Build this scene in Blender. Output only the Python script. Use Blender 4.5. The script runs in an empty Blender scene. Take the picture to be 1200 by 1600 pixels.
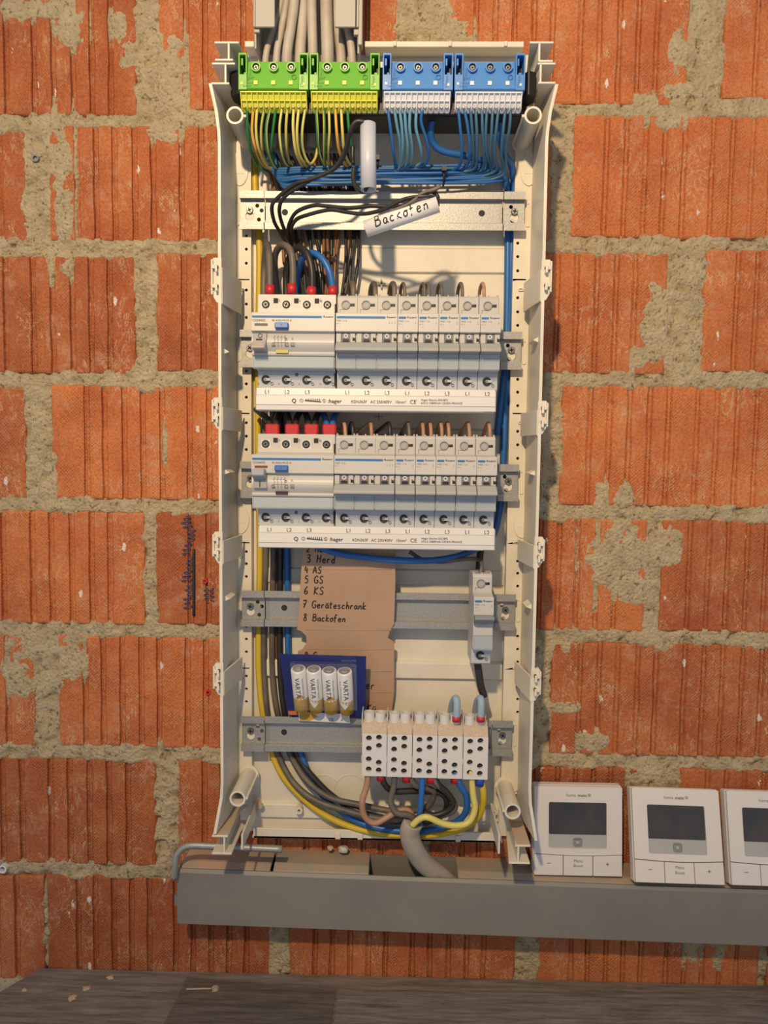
import bpy, math, random
from mathutils import Vector, Matrix, noise
from mathutils.geometry import tessellate_polygon

# ------------------------------------------------------------------ camera
SC = bpy.context.scene
COL = SC.collection
PITCH, YAW, ROLL, DIST = 0.07393, 0.01877, 0.0112, 751.1     # dist in mm
_f = Vector((-math.sin(YAW)*math.cos(PITCH), math.cos(YAW)*math.cos(PITCH), -math.sin(PITCH)))
_r = _f.cross(Vector((0, 0, 1))).normalized(); _u = _r.cross(_f)
_R = math.cos(ROLL)*_r + math.sin(ROLL)*_u
_U = -math.sin(ROLL)*_r + math.cos(ROLL)*_u
cd = bpy.data.cameras.new('camera'); cam = bpy.data.objects.new('camera', cd); COL.objects.link(cam)
cd.sensor_fit = 'VERTICAL'; cd.sensor_height = 36; cd.sensor_width = 27; cd.lens = 27
cd.clip_start = 0.01; cd.clip_end = 50
m = Matrix((_R, _U, -_f)).transposed().to_4x4(); m.translation = Vector((0, -DIST*.001, 0))
cam.matrix_world = m
SC.camera = cam
# ------------------------------------------------------------------ world, light, exposure
SC.view_settings.view_transform = 'Standard'; SC.view_settings.look = 'None'
SC.view_settings.gamma = 1; SC.view_settings.use_curve_mapping = False
SC.view_settings.exposure = 0.0
w = bpy.data.worlds.new('world'); SC.world = w; w.use_nodes = True
w.node_tree.nodes['Background'].inputs[0].default_value = (0.70, 0.74, 0.84, 1)
w.node_tree.nodes['Background'].inputs[1].default_value = 0.50
ld = bpy.data.lights.new('work_lamp', 'SPOT'); lo = bpy.data.objects.new('work_lamp', ld); COL.objects.link(lo)
ld.energy = 57; ld.color = (1.0, 0.73, 0.42); ld.shadow_soft_size = 0.022
ld.spot_size = math.radians(78); ld.spot_blend = 1.0
lo.location = (-0.175, -1.08, 0.62)
lo.rotation_euler = (Vector((0.02, 0, 0.14)) - Vector(lo.location)).to_track_quat('-Z', 'Y').to_euler()

# ------------------------------------------------------------------ helpers (mm; d = distance in front of the wall)
S = 0.001
def G(px, py, d):
    v = _R*(px-600)/1200 - _U*(py-800)/1200 + _f
    t = (DIST-d)/v.y
    return v.x*t, v.z*t
def W(px, py, d):
    x, z = G(px, py, d); return (x, d, z)
rnd = random.Random(7)

def mat(name, col, rough=.5, metal=0, bump=0, bscale=400, var=0, vscale=60, spec=.5, alpha=1, dirt=None):
    m = bpy.data.materials.new(name); m.use_nodes = True
    nt = m.node_tree; N = nt.nodes; L = nt.links; b = N['Principled BSDF']
    b.inputs['Base Color'].default_value = (*col, 1); b.inputs['Roughness'].default_value = rough
    b.inputs['Metallic'].default_value = metal; b.inputs['Specular IOR Level'].default_value = spec
    b.inputs['Alpha'].default_value = alpha
    tc = N.new('ShaderNodeNewGeometry')
    if var or dirt:
        n = N.new('ShaderNodeTexNoise'); n.inputs['Scale'].default_value = vscale; n.inputs['Detail'].default_value = 6
        L.new(tc.outputs['Position'], n.inputs['Vector'])
        r = N.new('ShaderNodeValToRGB'); r.color_ramp.elements[0].position = .35; r.color_ramp.elements[1].position = .65
        dc = dirt or tuple(c*(1-var) for c in col)
        r.color_ramp.elements[0].color = (*col, 1); r.color_ramp.elements[1].color = (*dc, 1)
        L.new(n.outputs['Fac'], r.inputs['Fac']); L.new(r.outputs['Color'], b.inputs['Base Color'])
    if bump:
        n2 = N.new('ShaderNodeTexNoise'); n2.inputs['Scale'].default_value = bscale; n2.inputs['Detail'].default_value = 5
        L.new(tc.outputs['Position'], n2.inputs['Vector'])
        bp = N.new('ShaderNodeBump'); bp.inputs['Strength'].default_value = bump; bp.inputs['Distance'].default_value = .001
        L.new(n2.outputs['Fac'], bp.inputs['Height']); L.new(bp.outputs['Normal'], b.inputs['Normal'])
    return m

M = {}
M['white'] = mat('enclosure_plastic', (.73, .685, .585), .45, bump=.15, bscale=300, var=.10, vscale=30)
M['device'] = mat('device_plastic', (.50, .49, .475), .42)
M['device_low'] = mat('device_plastic_shaded', (.47, .495, .54), .45)  # cool shade of the lower shoulders is put into this colour
M['bus'] = mat('busbar_plastic', (.66, .655, .65), .4)
M['ivory'] = mat('dusty_plastic', (.62, .50, .38), .8, bump=.4, bscale=2500, var=.25, vscale=900)
M['grey'] = mat('grey_plastic', (.36, .37, .37), .5)
M['dgrey'] = mat('mid_grey_plastic', (.20, .21, .23), .5)
M['black'] = mat('black_plastic', (.012, .012, .014), .5)
M['ink'] = mat('black_ink', (.015, .015, .018), .6)
M['grink'] = mat('grey_ink', (.12, .12, .13), .6)
M['bluek'] = mat('blue_ink', (.015, .16, .42), .5)
M['green'] = mat('green_plastic', (.13, .42, .03), .4)
M['dgreen'] = mat('green_relief', (.05, .20, .015), .5)
M['dgreen2'] = mat('dark_green_plastic', (.03, .13, .02), .4)
M['yellow'] = mat('yellow_plastic', (.66, .66, .06), .4)
M['blue'] = mat('blue_plastic', (.07, .24, .60), .4)
M['dblue'] = mat('blue_relief', (.03, .12, .36), .5)
M['dblue2'] = mat('dark_blue_plastic', (.015, .05, .18), .4)
M['cellw'] = mat('white_cell_plastic', (.72, .74, .80), .4)
M['zinc'] = mat('galvanised_steel', (.40, .405, .40), .45, metal=.45, bump=.12, bscale=900, var=.22, vscale=700)
M['steel'] = mat('screw_steel', (.24, .24, .235), .4, metal=.8)
M['slot'] = mat('dark_slot', (.02, .02, .02), .7)
M['red'] = mat('red_ferrule', (.50, .02, .03), .45)
M['bferr'] = mat('blue_ferrule', (.02, .06, .45), .4)
M['wblack'] = mat('black_insulation', (.030, .028, .027), .42, var=.3, vscale=80)
M['wgrey'] = mat('grey_black_insulation', (.085, .080, .075), .5, dirt=(.16, .13, .10), vscale=60)
M['wbrown'] = mat('brown_insulation', (.20, .085, .04), .45)
M['wtan'] = mat('pale_brown_insulation', (.36, .19, .12), .5, dirt=(.45, .27, .17), vscale=60)
M['wblue'] = mat('blue_insulation', (.02, .13, .42), .4)
M['wlblue'] = mat('light_blue_insulation', (.11, .30, .46), .45)
M['wsblue'] = mat('slate_blue_insulation', (.04, .13, .24), .45)
M['wpale'] = mat('dusty_blue_insulation', (.30, .40, .52), .6)
M['wy'] = mat('yellow_insulation', (.62, .44, .03), .45)
M['wyp'] = mat('pale_yellow_insulation', (.66, .58, .16), .45)
M['wg'] = mat('green_insulation', (.03, .22, .05), .45)
M['wor'] = mat('orange_yellow_insulation', (.68, .40, .06), .45)
M['sheath'] = mat('cable_sheath', (.50, .46, .41), .55, bump=.1, bscale=200, dirt=(.40, .34, .28), vscale=40)
M['conduit'] = mat('pale_grey_tube', (.52, .54, .62), .4)
M['wtube'] = mat('white_tube', (.80, .80, .80), .4)
M['duct'] = mat('grey_duct_plastic', (.20, .195, .185), .5, bump=.08, bscale=120, dirt=(.235, .222, .20), vscale=12)
M['ducttop'] = mat('dusty_duct_plastic', (.32, .29, .24), .7, bump=.3, bscale=1800, dirt=(.46, .31, .22), vscale=25)
M['ductin'] = mat('duct_inside', (.20, .19, .175), .6)
M['gduct'] = mat('pale_duct_plastic', (.42, .40, .36), .5, bump=.08, bscale=120)
M['card'] = mat('cardboard', (.47, .31, .21), .85, bump=.3, bscale=900, var=.10, vscale=25)
M['navy'] = mat('navy_card', (.012, .022, .16), .4)
M['lnavy'] = mat('pale_blue_print', (.12, .16, .34), .5)
M['batw'] = mat('battery_white', (.72, .73, .74), .3)
M['gold'] = mat('battery_gold', (.60, .36, .04), .35, metal=.1, var=.3, vscale=150)
M['vnavy'] = mat('navy_print', (.02, .03, .10), .5)
M['silver'] = mat('silver_metal', (.70, .69, .66), .25, metal=1)
M['clear'] = mat('clear_plastic', (.66, .76, .82), .08, alpha=.22)
M['blister'] = mat('clear_blister', (.85, .88, .90), .06, alpha=.05)
M['thermo'] = mat('thermostat_plastic', (.68, .65, .63), .45)
M['lcd'] = mat('lcd_glass', (.035, .038, .045), .25, dirt=(.06, .055, .05), vscale=40)
M['lcdlow'] = mat('lcd_lower_panel', (.40, .40, .39), .35)
M['dust'] = mat('pale_dust', (.50, .38, .26), .9, bump=.4, bscale=1500)
M['label'] = mat('shaded_label', (.30, .33, .38), .5)  # breaker label, its colour darkened for the toggle bar's shadow

# brick material
def brick_mat():
    m = bpy.data.materials.new('red_brick'); m.use_nodes = True
    nt = m.node_tree; N = nt.nodes; L = nt.links; b = N['Principled BSDF']; b.inputs['Roughness'].default_value = .8
    b.inputs['Specular IOR Level'].default_value = .25
    g = N.new('ShaderNodeNewGeometry'); oi = N.new('ShaderNodeObjectInfo')
    def nz(scale, det, rough=.6, vec=None, dist=0):
        n = N.new('ShaderNodeTexNoise'); n.inputs['Scale'].default_value = scale; n.inputs['Detail'].default_value = det
        n.inputs['Roughness'].default_value = rough; n.inputs['Distortion'].default_value = dist
        L.new(vec or g.outputs['Position'], n.inputs['Vector']); return n.outputs['Fac']
    def ramp(src, p0, c0, p1, c1):
        r = N.new('ShaderNodeValToRGB'); e = r.color_ramp.elements
        e[0].position = p0; e[0].color = (*c0, 1); e[1].position = p1; e[1].color = (*c1, 1)
        L.new(src, r.inputs['Fac']); return r.outputs['Color']
    def mix(f, a, c, typ='MIX'):
        x = N.new('ShaderNodeMix'); x.data_type = 'RGBA'; x.blend_type = typ
        if isinstance(f, float): x.inputs[0].default_value = f
        else: L.new(f, x.inputs[0])
        L.new(a, x.inputs[6])
        if isinstance(c, tuple): x.inputs[7].default_value = (*c, 1)
        else: L.new(c, x.inputs[7])
        return x.outputs[2]
    base = ramp(nz(16, 5), .3, (.43, .122, .052), .70, (.60, .215, .082))
    tone = ramp(oi.outputs['Random'], 0, (.78, .72, .72), 1, (1.12, 1.12, 1.04))
    c = mix(1.0, base, tone, 'MULTIPLY')
    fine = ramp(nz(420, 4), .35, (.76, .73, .70), .60, (1.07, 1.07, 1.07)); c = mix(1.0, c, fine, 'MULTIPLY')
    pale = ramp(nz(38, 9, .75), .53, (0, 0, 0), .72, (.7, .7, .7)); c = mix(pale, c, (.55, .34, .22))
    # thin wiry scratches of mortar
    st = N.new('ShaderNodeMapping'); st.inputs['Scale'].default_value = (1, 1, .45); L.new(g.outputs['Position'], st.inputs['Vector'])
    w1 = nz(70, 6, .7, st.outputs[0], .8)
    ab = N.new('ShaderNodeMath'); ab.operation = 'SUBTRACT'; L.new(w1, ab.inputs[0]); ab.inputs[1].default_value = .5
    ab2 = N.new('ShaderNodeMath'); ab2.operation = 'ABSOLUTE'; L.new(ab.outputs[0], ab2.inputs[0])
    sc = ramp(ab2.outputs[0], .004, (1, 1, 1), .013, (0, 0, 0))
    msk = ramp(nz(20, 3), .47, (0, 0, 0), .60, (.85, .85, .85)); sc = mix(1.0, sc, msk, 'MULTIPLY')
    c = mix(sc, c, (.60, .45, .28))
    # white paint flecks, taller than wide
    mp = N.new('ShaderNodeMapping'); mp.inputs['Scale'].default_value = (1, 1, .5); L.new(g.outputs['Position'], mp.inputs['Vector'])
    dn = N.new('ShaderNodeTexNoise'); dn.inputs['Scale'].default_value = 300; L.new(g.outputs['Position'], dn.inputs['Vector'])
    va = N.new('ShaderNodeVectorMath'); va.operation = 'MULTIPLY_ADD'; va.inputs[1].default_value = (.004,)*3
    L.new(dn.outputs['Color'], va.inputs[0]); L.new(mp.outputs[0], va.inputs[2])
    vo = N.new('ShaderNodeTexVoronoi'); vo.inputs['Scale'].default_value = 52; vo.inputs['Randomness'].default_value = 1
    L.new(va.outputs[0], vo.inputs['Vector'])
    sp = ramp(vo.outputs['Distance'], .09, (1, 1, 1), .115, (0, 0, 0))
    sel = N.new('ShaderNodeSeparateColor'); L.new(vo.outputs['Color'], sel.inputs[0])
    pick = ramp(sel.outputs[0], .64, (0, 0, 0), .66, (1, 1, 1)); sp = mix(1.0, sp, pick, 'MULTIPLY')
    c = mix(sp, c, (.72, .66, .60))
    L.new(c, b.inputs['Base Color'])
    # stippled imprint + grain
    mp2 = N.new('ShaderNodeMapping'); mp2.inputs['Rotation'].default_value = (0, math.radians(42), 0); L.new(g.outputs['Position'], mp2.inputs['Vector'])
    v2 = N.new('ShaderNodeTexVoronoi'); v2.inputs['Scale'].default_value = 420; v2.inputs['Randomness'].default_value = .25
    L.new(mp2.outputs[0], v2.inputs['Vector'])
    pm = ramp(nz(24, 2), .45, (0, 0, 0), .6, (1, 1, 1))
    mm = N.new('ShaderNodeMath'); mm.operation = 'MULTIPLY'; L.new(v2.outputs['Distance'], mm.inputs[0]); L.new(pm, mm.inputs[1])
    ad = N.new('ShaderNodeMath'); ad.operation = 'ADD'; L.new(mm.outputs[0], ad.inputs[0]); L.new(nz(260, 8, .7), ad.inputs[1])
    bp = N.new('ShaderNodeBump'); bp.inputs['Strength'].default_value = .85; bp.inputs['Distance'].default_value = .0018
    L.new(ad.outputs[0], bp.inputs['Height']); L.new(bp.outputs['Normal'], b.inputs['Normal'])
    return m
M['brick'] = brick_mat()
def mortar_mat():
    m = bpy.data.materials.new('mortar'); m.use_nodes = True
    nt = m.node_tree; N = nt.nodes; L = nt.links; b = N['Principled BSDF']; b.inputs['Roughness'].default_value = .95; b.inputs['Specular IOR Level'].default_value = .1
    g = N.new('ShaderNodeNewGeometry')
    def nz(sc, det, ro):
        n = N.new('ShaderNodeTexNoise'); n.inputs['Scale'].default_value = sc; n.inputs['Detail'].default_value = det; n.inputs['Roughness'].default_value = ro
        L.new(g.outputs['Position'], n.inputs['Vector']); return n.outputs['Fac']
    r = N.new('ShaderNodeValToRGB'); e = r.color_ramp.elements; e[0].position = .3; e[0].color = (.60, .49, .30, 1); e[1].position = .62; e[1].color = (.86, .71, .46, 1)
    L.new(nz(45, 8, .7), r.inputs['Fac'])
    r2 = N.new('ShaderNodeValToRGB'); e = r2.color_ramp.elements; e[0].position = .33; e[0].color = (.38, .33, .27, 1); e[1].position = .43; e[1].color = (1, 1, 1, 1)
    L.new(nz(230, 4, .6), r2.inputs['Fac'])
    x = N.new('ShaderNodeMix'); x.data_type = 'RGBA'; x.blend_type = 'MULTIPLY'; x.inputs[0].default_value = .9
    L.new(r.outputs[0], x.inputs[6]); L.new(r2.outputs[0], x.inputs[7]); L.new(x.outputs[2], b.inputs['Base Color'])
    v = N.new('ShaderNodeTexVoronoi'); v.inputs['Scale'].default_value = 300; L.new(g.outputs['Position'], v.inputs['Vector'])
    ad = N.new('ShaderNodeMath'); ad.operation = 'MULTIPLY_ADD'; ad.inputs[1].default_value = -.45
    L.new(v.outputs['Distance'], ad.inputs[0]); L.new(nz(230, 8, .75), ad.inputs[2])
    bp = N.new('ShaderNodeBump'); bp.inputs['Strength'].default_value = 1; bp.inputs['Distance'].default_value = .006
    L.new(ad.outputs[0], bp.inputs['Height']); L.new(bp.outputs['Normal'], b.inputs['Normal'])
    return m
M['mortar'] = mortar_mat()
M['board'] = mat('dark_board', (.135, .120, .108), .6, bump=.25, bscale=150, dirt=(.20, .175, .15), vscale=55)
def board_mat(name, c0, c1):
    m = bpy.data.materials.new(name); m.use_nodes = True
    nt = m.node_tree; N = nt.nodes; L = nt.links; b = N['Principled BSDF']; b.inputs['Roughness'].default_value = .62
    g = N.new('ShaderNodeNewGeometry'); mp = N.new('ShaderNodeMapping'); mp.inputs['Scale'].default_value = (.09, 1, 1); mp.inputs['Rotation'].default_value = (0, 0, .06)
    L.new(g.outputs['Position'], mp.inputs['Vector'])
    def nz(sc, det, ro, v):
        n = N.new('ShaderNodeTexNoise'); n.inputs['Scale'].default_value = sc; n.inputs['Detail'].default_value = det; n.inputs['Roughness'].default_value = ro
        L.new(v, n.inputs['Vector']); return n.outputs['Fac']
    def ramp(f, p0, a, p1, c):
        r = N.new('ShaderNodeValToRGB'); e = r.color_ramp.elements; e[0].position = p0; e[0].color = (*a, 1); e[1].position = p1; e[1].color = (*c, 1); L.new(f, r.inputs['Fac']); return r.outputs[0]
    base = ramp(nz(190, 8, .75, mp.outputs[0]), .36, c0, .68, c1)
    dust = ramp(nz(420, 3, .6, g.outputs['Position']), .66, (0, 0, 0), .72, (.8, .8, .8))
    area = ramp(nz(9, 4, .6, g.outputs['Position']), .46, (0, 0, 0), .62, (1, 1, 1))
    mm = N.new('ShaderNodeMix'); mm.data_type = 'RGBA'; mm.blend_type = 'MULTIPLY'; mm.inputs[0].default_value = 1; L.new(dust, mm.inputs[6]); L.new(area, mm.inputs[7])
    x = N.new('ShaderNodeMix'); x.data_type = 'RGBA'; L.new(mm.outputs[2], x.inputs[0]); L.new(base, x.inputs[6]); x.inputs[7].default_value = (.42, .34, .26, 1)
    L.new(x.outputs[2], b.inputs['Base Color'])
    bp = N.new('ShaderNodeBump'); bp.inputs['Strength'].default_value = .5; bp.inputs['Distance'].default_value = .001
    L.new(nz(190, 8, .75, mp.outputs[0]), bp.inputs['Height']); L.new(bp.outputs['Normal'], b.inputs['Normal'])
    return m
M['board'] = board_mat('dark_board', (.105, .092, .083), (.30, .27, .24))

_txt = {}
def fine_text(s):
    import bmesh
    vs, fs = text_mesh(s); bm = bmesh.new(); vv = [bm.verts.new(v) for v in vs]
    for f in fs:
        try: bm.faces.new([vv[i] for i in f])
        except ValueError: pass
    bmesh.ops.triangulate(bm, faces=bm.faces); bmesh.ops.subdivide_edges(bm, edges=bm.edges, cuts=2, use_grid_fill=True); bm.verts.index_update()
    o = ([tuple(v.co) for v in bm.verts], [tuple(v.index for v in f.verts) for f in bm.faces]); bm.free(); return o
def text_mesh(s):
    if s not in _txt:
        c = bpy.data.curves.new('t', 'FONT'); c.body = s; c.size = 1; c.resolution_u = 2
        o = bpy.data.objects.new('t', c)
        me = o.to_mesh()
        _txt[s] = ([tuple(v.co) for v in me.vertices], [tuple(p.vertices) for p in me.polygons])
        o.to_mesh_clear(); bpy.data.objects.remove(o); bpy.data.curves.remove(c)
    return _txt[s]

HW = {  # hand-written letters as strokes; x-height .5, ascender 1
 'B': [[(.05,0),(.08,.5),(.1,1)],[(.1,1),(.4,.95),(.42,.65),(.12,.52)],[(.12,.52),(.5,.45),(.48,.08),(.05,0)]],
 'a': [[(.4,.42),(.2,.5),(.05,.25),(.15,.02),(.32,.1),(.4,.45),(.4,.12),(.5,0)]],
 'c': [[(.38,.42),(.2,.5),(.05,.25),(.15,.02),(.38,.06)]],
 'k': [[(.08,0),(.12,1)],[(.42,.55),(.1,.25),(.45,0)]],
 'o': [[(.22,.5),(.05,.28),(.15,.02),(.36,.08),(.4,.35),(.22,.5),(.5,.48)]],
 'f': [[(.4,.95),(.2,.98),(.15,.6),(.12,-.1)],[(0,.5),(.35,.55)]],
 'e': [[(.08,.25),(.38,.32),(.3,.5),(.12,.45),(.06,.15),(.2,0),(.42,.08)]],
 'n': [[(.08,0),(.1,.5)],[(.1,.35),(.28,.5),(.38,.35),(.4,0)]],
 'H': [[(.05,0),(.1,1)],[(.45,0),(.5,1)],[(.06,.5),(.48,.55)]],
 'r': [[(.08,0),(.1,.5)],[(.1,.3),(.22,.48),(.38,.46)]],
 'd': [[(.38,.4),(.2,.48),(.05,.22),(.18,0),(.36,.1)],[(.46,1),(.38,.4),(.4,0)]],
 'A': [[(0,0),(.25,1),(.5,0)],[(.1,.38),(.42,.4)]],
 'S': [[(.48,.88),(.28,1),(.08,.8),(.2,.55),(.4,.4),(.42,.12),(.2,0),(.02,.12)]],
 'G': [[(.5,.85),(.3,1),(.06,.7),(.05,.25),(.25,0),(.48,.1),(.5,.42),(.3,.42)]],
 'K': [[(.05,0),(.08,1)],[(.5,.95),(.1,.45),(.5,0)]],
 't': [[(.18,.85),(.15,.1),(.3,0)],[(0,.6),(.38,.62)]],
 's': [[(.35,.48),(.15,.5),(.1,.32),(.32,.22),(.3,.02),(.05,0)]],
 'h': [[(.08,0),(.12,1)],[(.1,.3),(.28,.5),(.38,.35),(.4,0)]],
 'u': [[(.08,.5),(.08,.12),(.22,0),(.38,.12),(.4,.5),(.42,0)]],
 '2': [[(.05,.8),(.22,1),(.4,.8),(.3,.4),(.02,0),(.42,.03)]],
 '3': [[(.05,.92),(.3,1),(.38,.75),(.15,.55),(.42,.4),(.36,.05),(.05,.03)]],
 '4': [[(.1,1),(.05,.45),(.42,.42)],[(.34,.8),(.32,0)]],
 '5': [[(.42,.98),(.12,.95),(.08,.58),(.34,.58),(.4,.25),(.28,0),(.02,.05)]],
 '6': [[(.35,1),(.1,.6),(.05,.2),(.2,0),(.4,.15),(.35,.42),(.08,.3)]],
 '7': [[(.02,.95),(.42,1),(.15,0)],[(.05,.5),(.35,.52)]],
 '8': [[(.38,.85),(.2,1),(.08,.8),(.38,.3),(.3,.02),(.08,.05),(.08,.3),(.38,.85)]],
 '9': [[(.36,.8),(.18,1),(.05,.7),(.3,.6),(.38,.85),(.3,0)]],
}

def smooth_path(p, k=6):
    p = [Vector(q) for q in p]
    if len(p) < 3: return p
    e = [p[0]*2-p[1]] + p + [p[-1]*2-p[-2]]
    out = []
    for i in range(1, len(e)-2):
        a, b, c, d = e[i-1], e[i], e[i+1], e[i+2]
        for j in range(k):
            t = j/k
            out.append(.5*((2*b)+(c-a)*t+(2*a-5*b+4*c-d)*t*t+(3*b-a-3*c+d)*t**3))
    out.append(p[-1]); return out

class MB:
    def __init__(s): s.v = []; s.f = []; s.m = []; s.sm = []
    def add(s, vs, fs, mi=0, smooth=False):
        o = len(s.v); s.v += [tuple(v) for v in vs]
        for f in fs: s.f.append(tuple(i+o for i in f)); s.m.append(mi); s.sm.append(smooth)
        return s
    def box(s, x0, x1, d0, d1, z0, z1, mi=0):
        v = [(x, d, z) for x in (x0, x1) for d in (d0, d1) for z in (z0, z1)]
        return s.add(v, [(0,1,3,2),(4,6,7,5),(0,4,5,1),(2,3,7,6),(0,2,6,4),(1,5,7,3)], mi)
    def prism(s, loops, d0, d1, mi=0):          # loops in (x,z), first outer, rest holes
        tris = tessellate_polygon([[Vector((x, z, 0)) for x, z in L] for L in loops])
        flat = [p for L in loops for p in L]; n = len(flat)
        v = [(x, d1, z) for x, z in flat] + [(x, d0, z) for x, z in flat]
        f = [tuple(t) for t in tris] + [tuple(i+n for i in t[::-1]) for t in tris]
        o = 0
        for L in loops:
            k = len(L)
            f += [(o+i, o+(i+1) % k, n+o+(i+1) % k, n+o+i) for i in range(k)]; o += k
        return s.add(v, f, mi)
    def prof(s, pts, x0, x1, mi=0):             # pts in (z,d), extruded along x
        tris = tessellate_polygon([[Vector((z, d, 0)) for z, d in pts]]); n = len(pts)
        v = [(x0, d, z) for z, d in pts] + [(x1, d, z) for z, d in pts]
        f = [tuple(t) for t in tris] + [tuple(i+n for i in t[::-1]) for t in tris]
        f += [(i, (i+1) % n, n+(i+1) % n, n+i) for i in range(n)]
        return s.add(v, f, mi)
    def profz(s, pts, z0, z1, mi=0):            # pts in (x,d), extruded along z
        tris = tessellate_polygon([[Vector((x, d, 0)) for x, d in pts]]); n = len(pts)
        v = [(x, d, z0) for x, d in pts] + [(x, d, z1) for x, d in pts]
        f = [tuple(t) for t in tris] + [tuple(i+n for i in t[::-1]) for t in tris]
        f += [(i, (i+1) % n, n+(i+1) % n, n+i) for i in range(n)]
        return s.add(v, f, mi)
    def cyl(s, x, z, r, d0, d1, mi=0, n=18, r1=None):
        r1 = r if r1 is None else r1
        v = [(x+r*math.cos(2*math.pi*i/n), d0, z+r*math.sin(2*math.pi*i/n)) for i in range(n)]
        v += [(x+r1*math.cos(2*math.pi*i/n), d1, z+r1*math.sin(2*math.pi*i/n)) for i in range(n)]
        s.add(v, [tuple(range(n)), tuple(range(2*n-1, n-1, -1))], mi)
        return s.add(v, [(i, (i+1) % n, n+(i+1) % n, n+i) for i in range(n)], mi, True)
    def ring(s, x, z, ro, ri, d0, d1, mi=0, n=20):
        return s.prism([circ(x, z, ro, n), circ(x, z, ri, n)], d0, d1, mi)
    def tube(s, pts, r, n=8, k=6, stripe=None, twist=0, cap=True, taper=None, raw=False, phase=0):
        P = [Vector(p) for p in pts] if raw else smooth_path(pts, k)
        m = len(P); vs = []; up = None
        for i, p in enumerate(P):
            t = (P[min(i+1, m-1)]-P[max(i-1, 0)]).normalized()
            if up is None: up = Vector((0, 1, 0)) if abs(t.y) < .9 else Vector((1, 0, 0))
            a = (up - t*up.dot(t)).normalized(); up = a; b = t.cross(a)
            rr = r if taper is None else r*(taper[0]+(taper[1]-taper[0])*i/(m-1))
            for j in range(n):
                an = 2*math.pi*j/n + twist*i + phase
                vs.append(p + rr*(math.cos(an)*a + math.sin(an)*b))
        for j in range(n):
            mi = 1 if (stripe and j in stripe) else 0
            s_f = [(i*n+j, i*n+(j+1) % n, (i+1)*n+(j+1) % n, (i+1)*n+j) for i in range(m-1)]
            o = len(s.v)
            for f in s_f: s.f.append(tuple(q+o for q in f)); s.m.append(mi); s.sm.append(True)
        o = len(s.v); s.v += [tuple(v) for v in vs]
        if cap:
            s.f += [tuple(range(o, o+n)), tuple(range(o+(m-1)*n+n-1, o+(m-1)*n-1, -1))]; s.m += [0, 0]; s.sm += [False, False]
        return s
    def text(s, t, x, z, d, size, al='L', rot=0, mi=0, sx=1, th=.12):
        vs, fs = text_mesh(t)
        if not vs: return s
        wd = max(v[0] for v in vs)*size*sx
        ox = {'L': 0, 'C': -wd/2, 'R': -wd}[al]; c, q = math.cos(rot), math.sin(rot)
        out = []
        for v in vs:
            a, b = v[0]*size*sx+ox, v[1]*size
            out.append((x+a*c-b*q, d+th, z+a*q+b*c))
        return s.add(out, fs, mi)
    def strokes(s, t, x, z, d, h, wdt, rot=0, adv=.62, surf=None, sl=.08):
        c, q = math.cos(rot), math.sin(rot); cx = 0
        for ch in t:
            if ch == ' ': cx += .55*h; continue
            dots = ch in 'äü'; g = HW[{'ä': 'a', 'ü': 'u'}.get(ch, ch)]
            g = [list(l) for l in g]
            if dots: g += [[(.12,.72),(.13,.62)],[(.34,.74),(.35,.64)]]
            for l in g:
                pp = []
                for a, b in l:
                    a = cx + a*h + b*h*sl; b *= h
                    X, Z = x+a*c-b*q, z+a*q+b*c
                    dd = surf(X, Z) if surf else d
                    pp.append((X, dd, Z))
                s.tube(pp, wdt/2, n=5, k=4)
            cx += adv*h*(1.0 if ch.isupper() or ch.isdigit() else .82)
        return s
    def build(s, name, mats, parent=None, bev=0, origin=None, smooth_all=False):
        if not isinstance(mats, (list, tuple)): mats = [mats]
        o3 = Vector(origin) if origin else (Vector(parent['_o']) if parent and '_o' in parent else Vector((0, 0, 0)))
        me = bpy.data.meshes.new(name)
        me.from_pydata([((x-o3.x)*S, -(d-o3.y)*S, (z-o3.z)*S) for x, d, z in s.v], [], s.f)
        for m_ in mats: me.materials.append(M[m_] if isinstance(m_, str) else m_)
        me.polygons.foreach_set('material_index', s.m)
        me.polygons.foreach_set('use_smooth', [True]*len(s.f) if smooth_all else s.sm)
        import bmesh
        bm = bmesh.new(); bm.from_mesh(me); bmesh.ops.recalc_face_normals(bm, faces=bm.faces)
        bm.to_mesh(me); bm.free(); me.update()
        ob = bpy.data.objects.new(name, me); COL.objects.link(ob)
        if parent: ob.parent = parent
        else: ob.location = (o3.x*S, -o3.y*S, o3.z*S)
        if parent and name in ('relief_lettering', 'rating_print', 'lettering', 'moulded_mark', 'small_print', 'brand_lettering', 'card_print', 'flap_print', 'moulded_line'): ob['kind'] = 'stuff'
        if bev:
            b = ob.modifiers.new('b', 'BEVEL'); b.width = bev*S; b.segments = 1; b.limit_method = 'ANGLE'; b.angle_limit = math.radians(40)
        ob['_o'] = list(o3)
        return ob
def circ(x, z, r, n=16, a0=0): return [(x+r*math.cos(a0+2*math.pi*i/n), z+r*math.sin(a0+2*math.pi*i/n)) for i in range(n)]
def rect(x0, x1, z0, z1): return [(x0, z0), (x1, z0), (x1, z1), (x0, z1)]
def rrect(x0, x1, z0, z1, r, n=4):
    o = []
    for cx, cz, a in ((x1-r, z1-r, 0), (x0+r, z1-r, 90), (x0+r, z0+r, 180), (x1-r, z0+r, 270)):
        for i in range(n+1):
            t = math.radians(a+90*i/n); o.append((cx+r*math.cos(t), cz+r*math.sin(t)))
    return o
def tag(o, label=None, cat=None, group=None, kind=None):
    if label: o['label'] = label
    if cat: o['category'] = cat
    if group: o['group'] = group
    if kind: o['kind'] = kind
    return o
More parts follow.
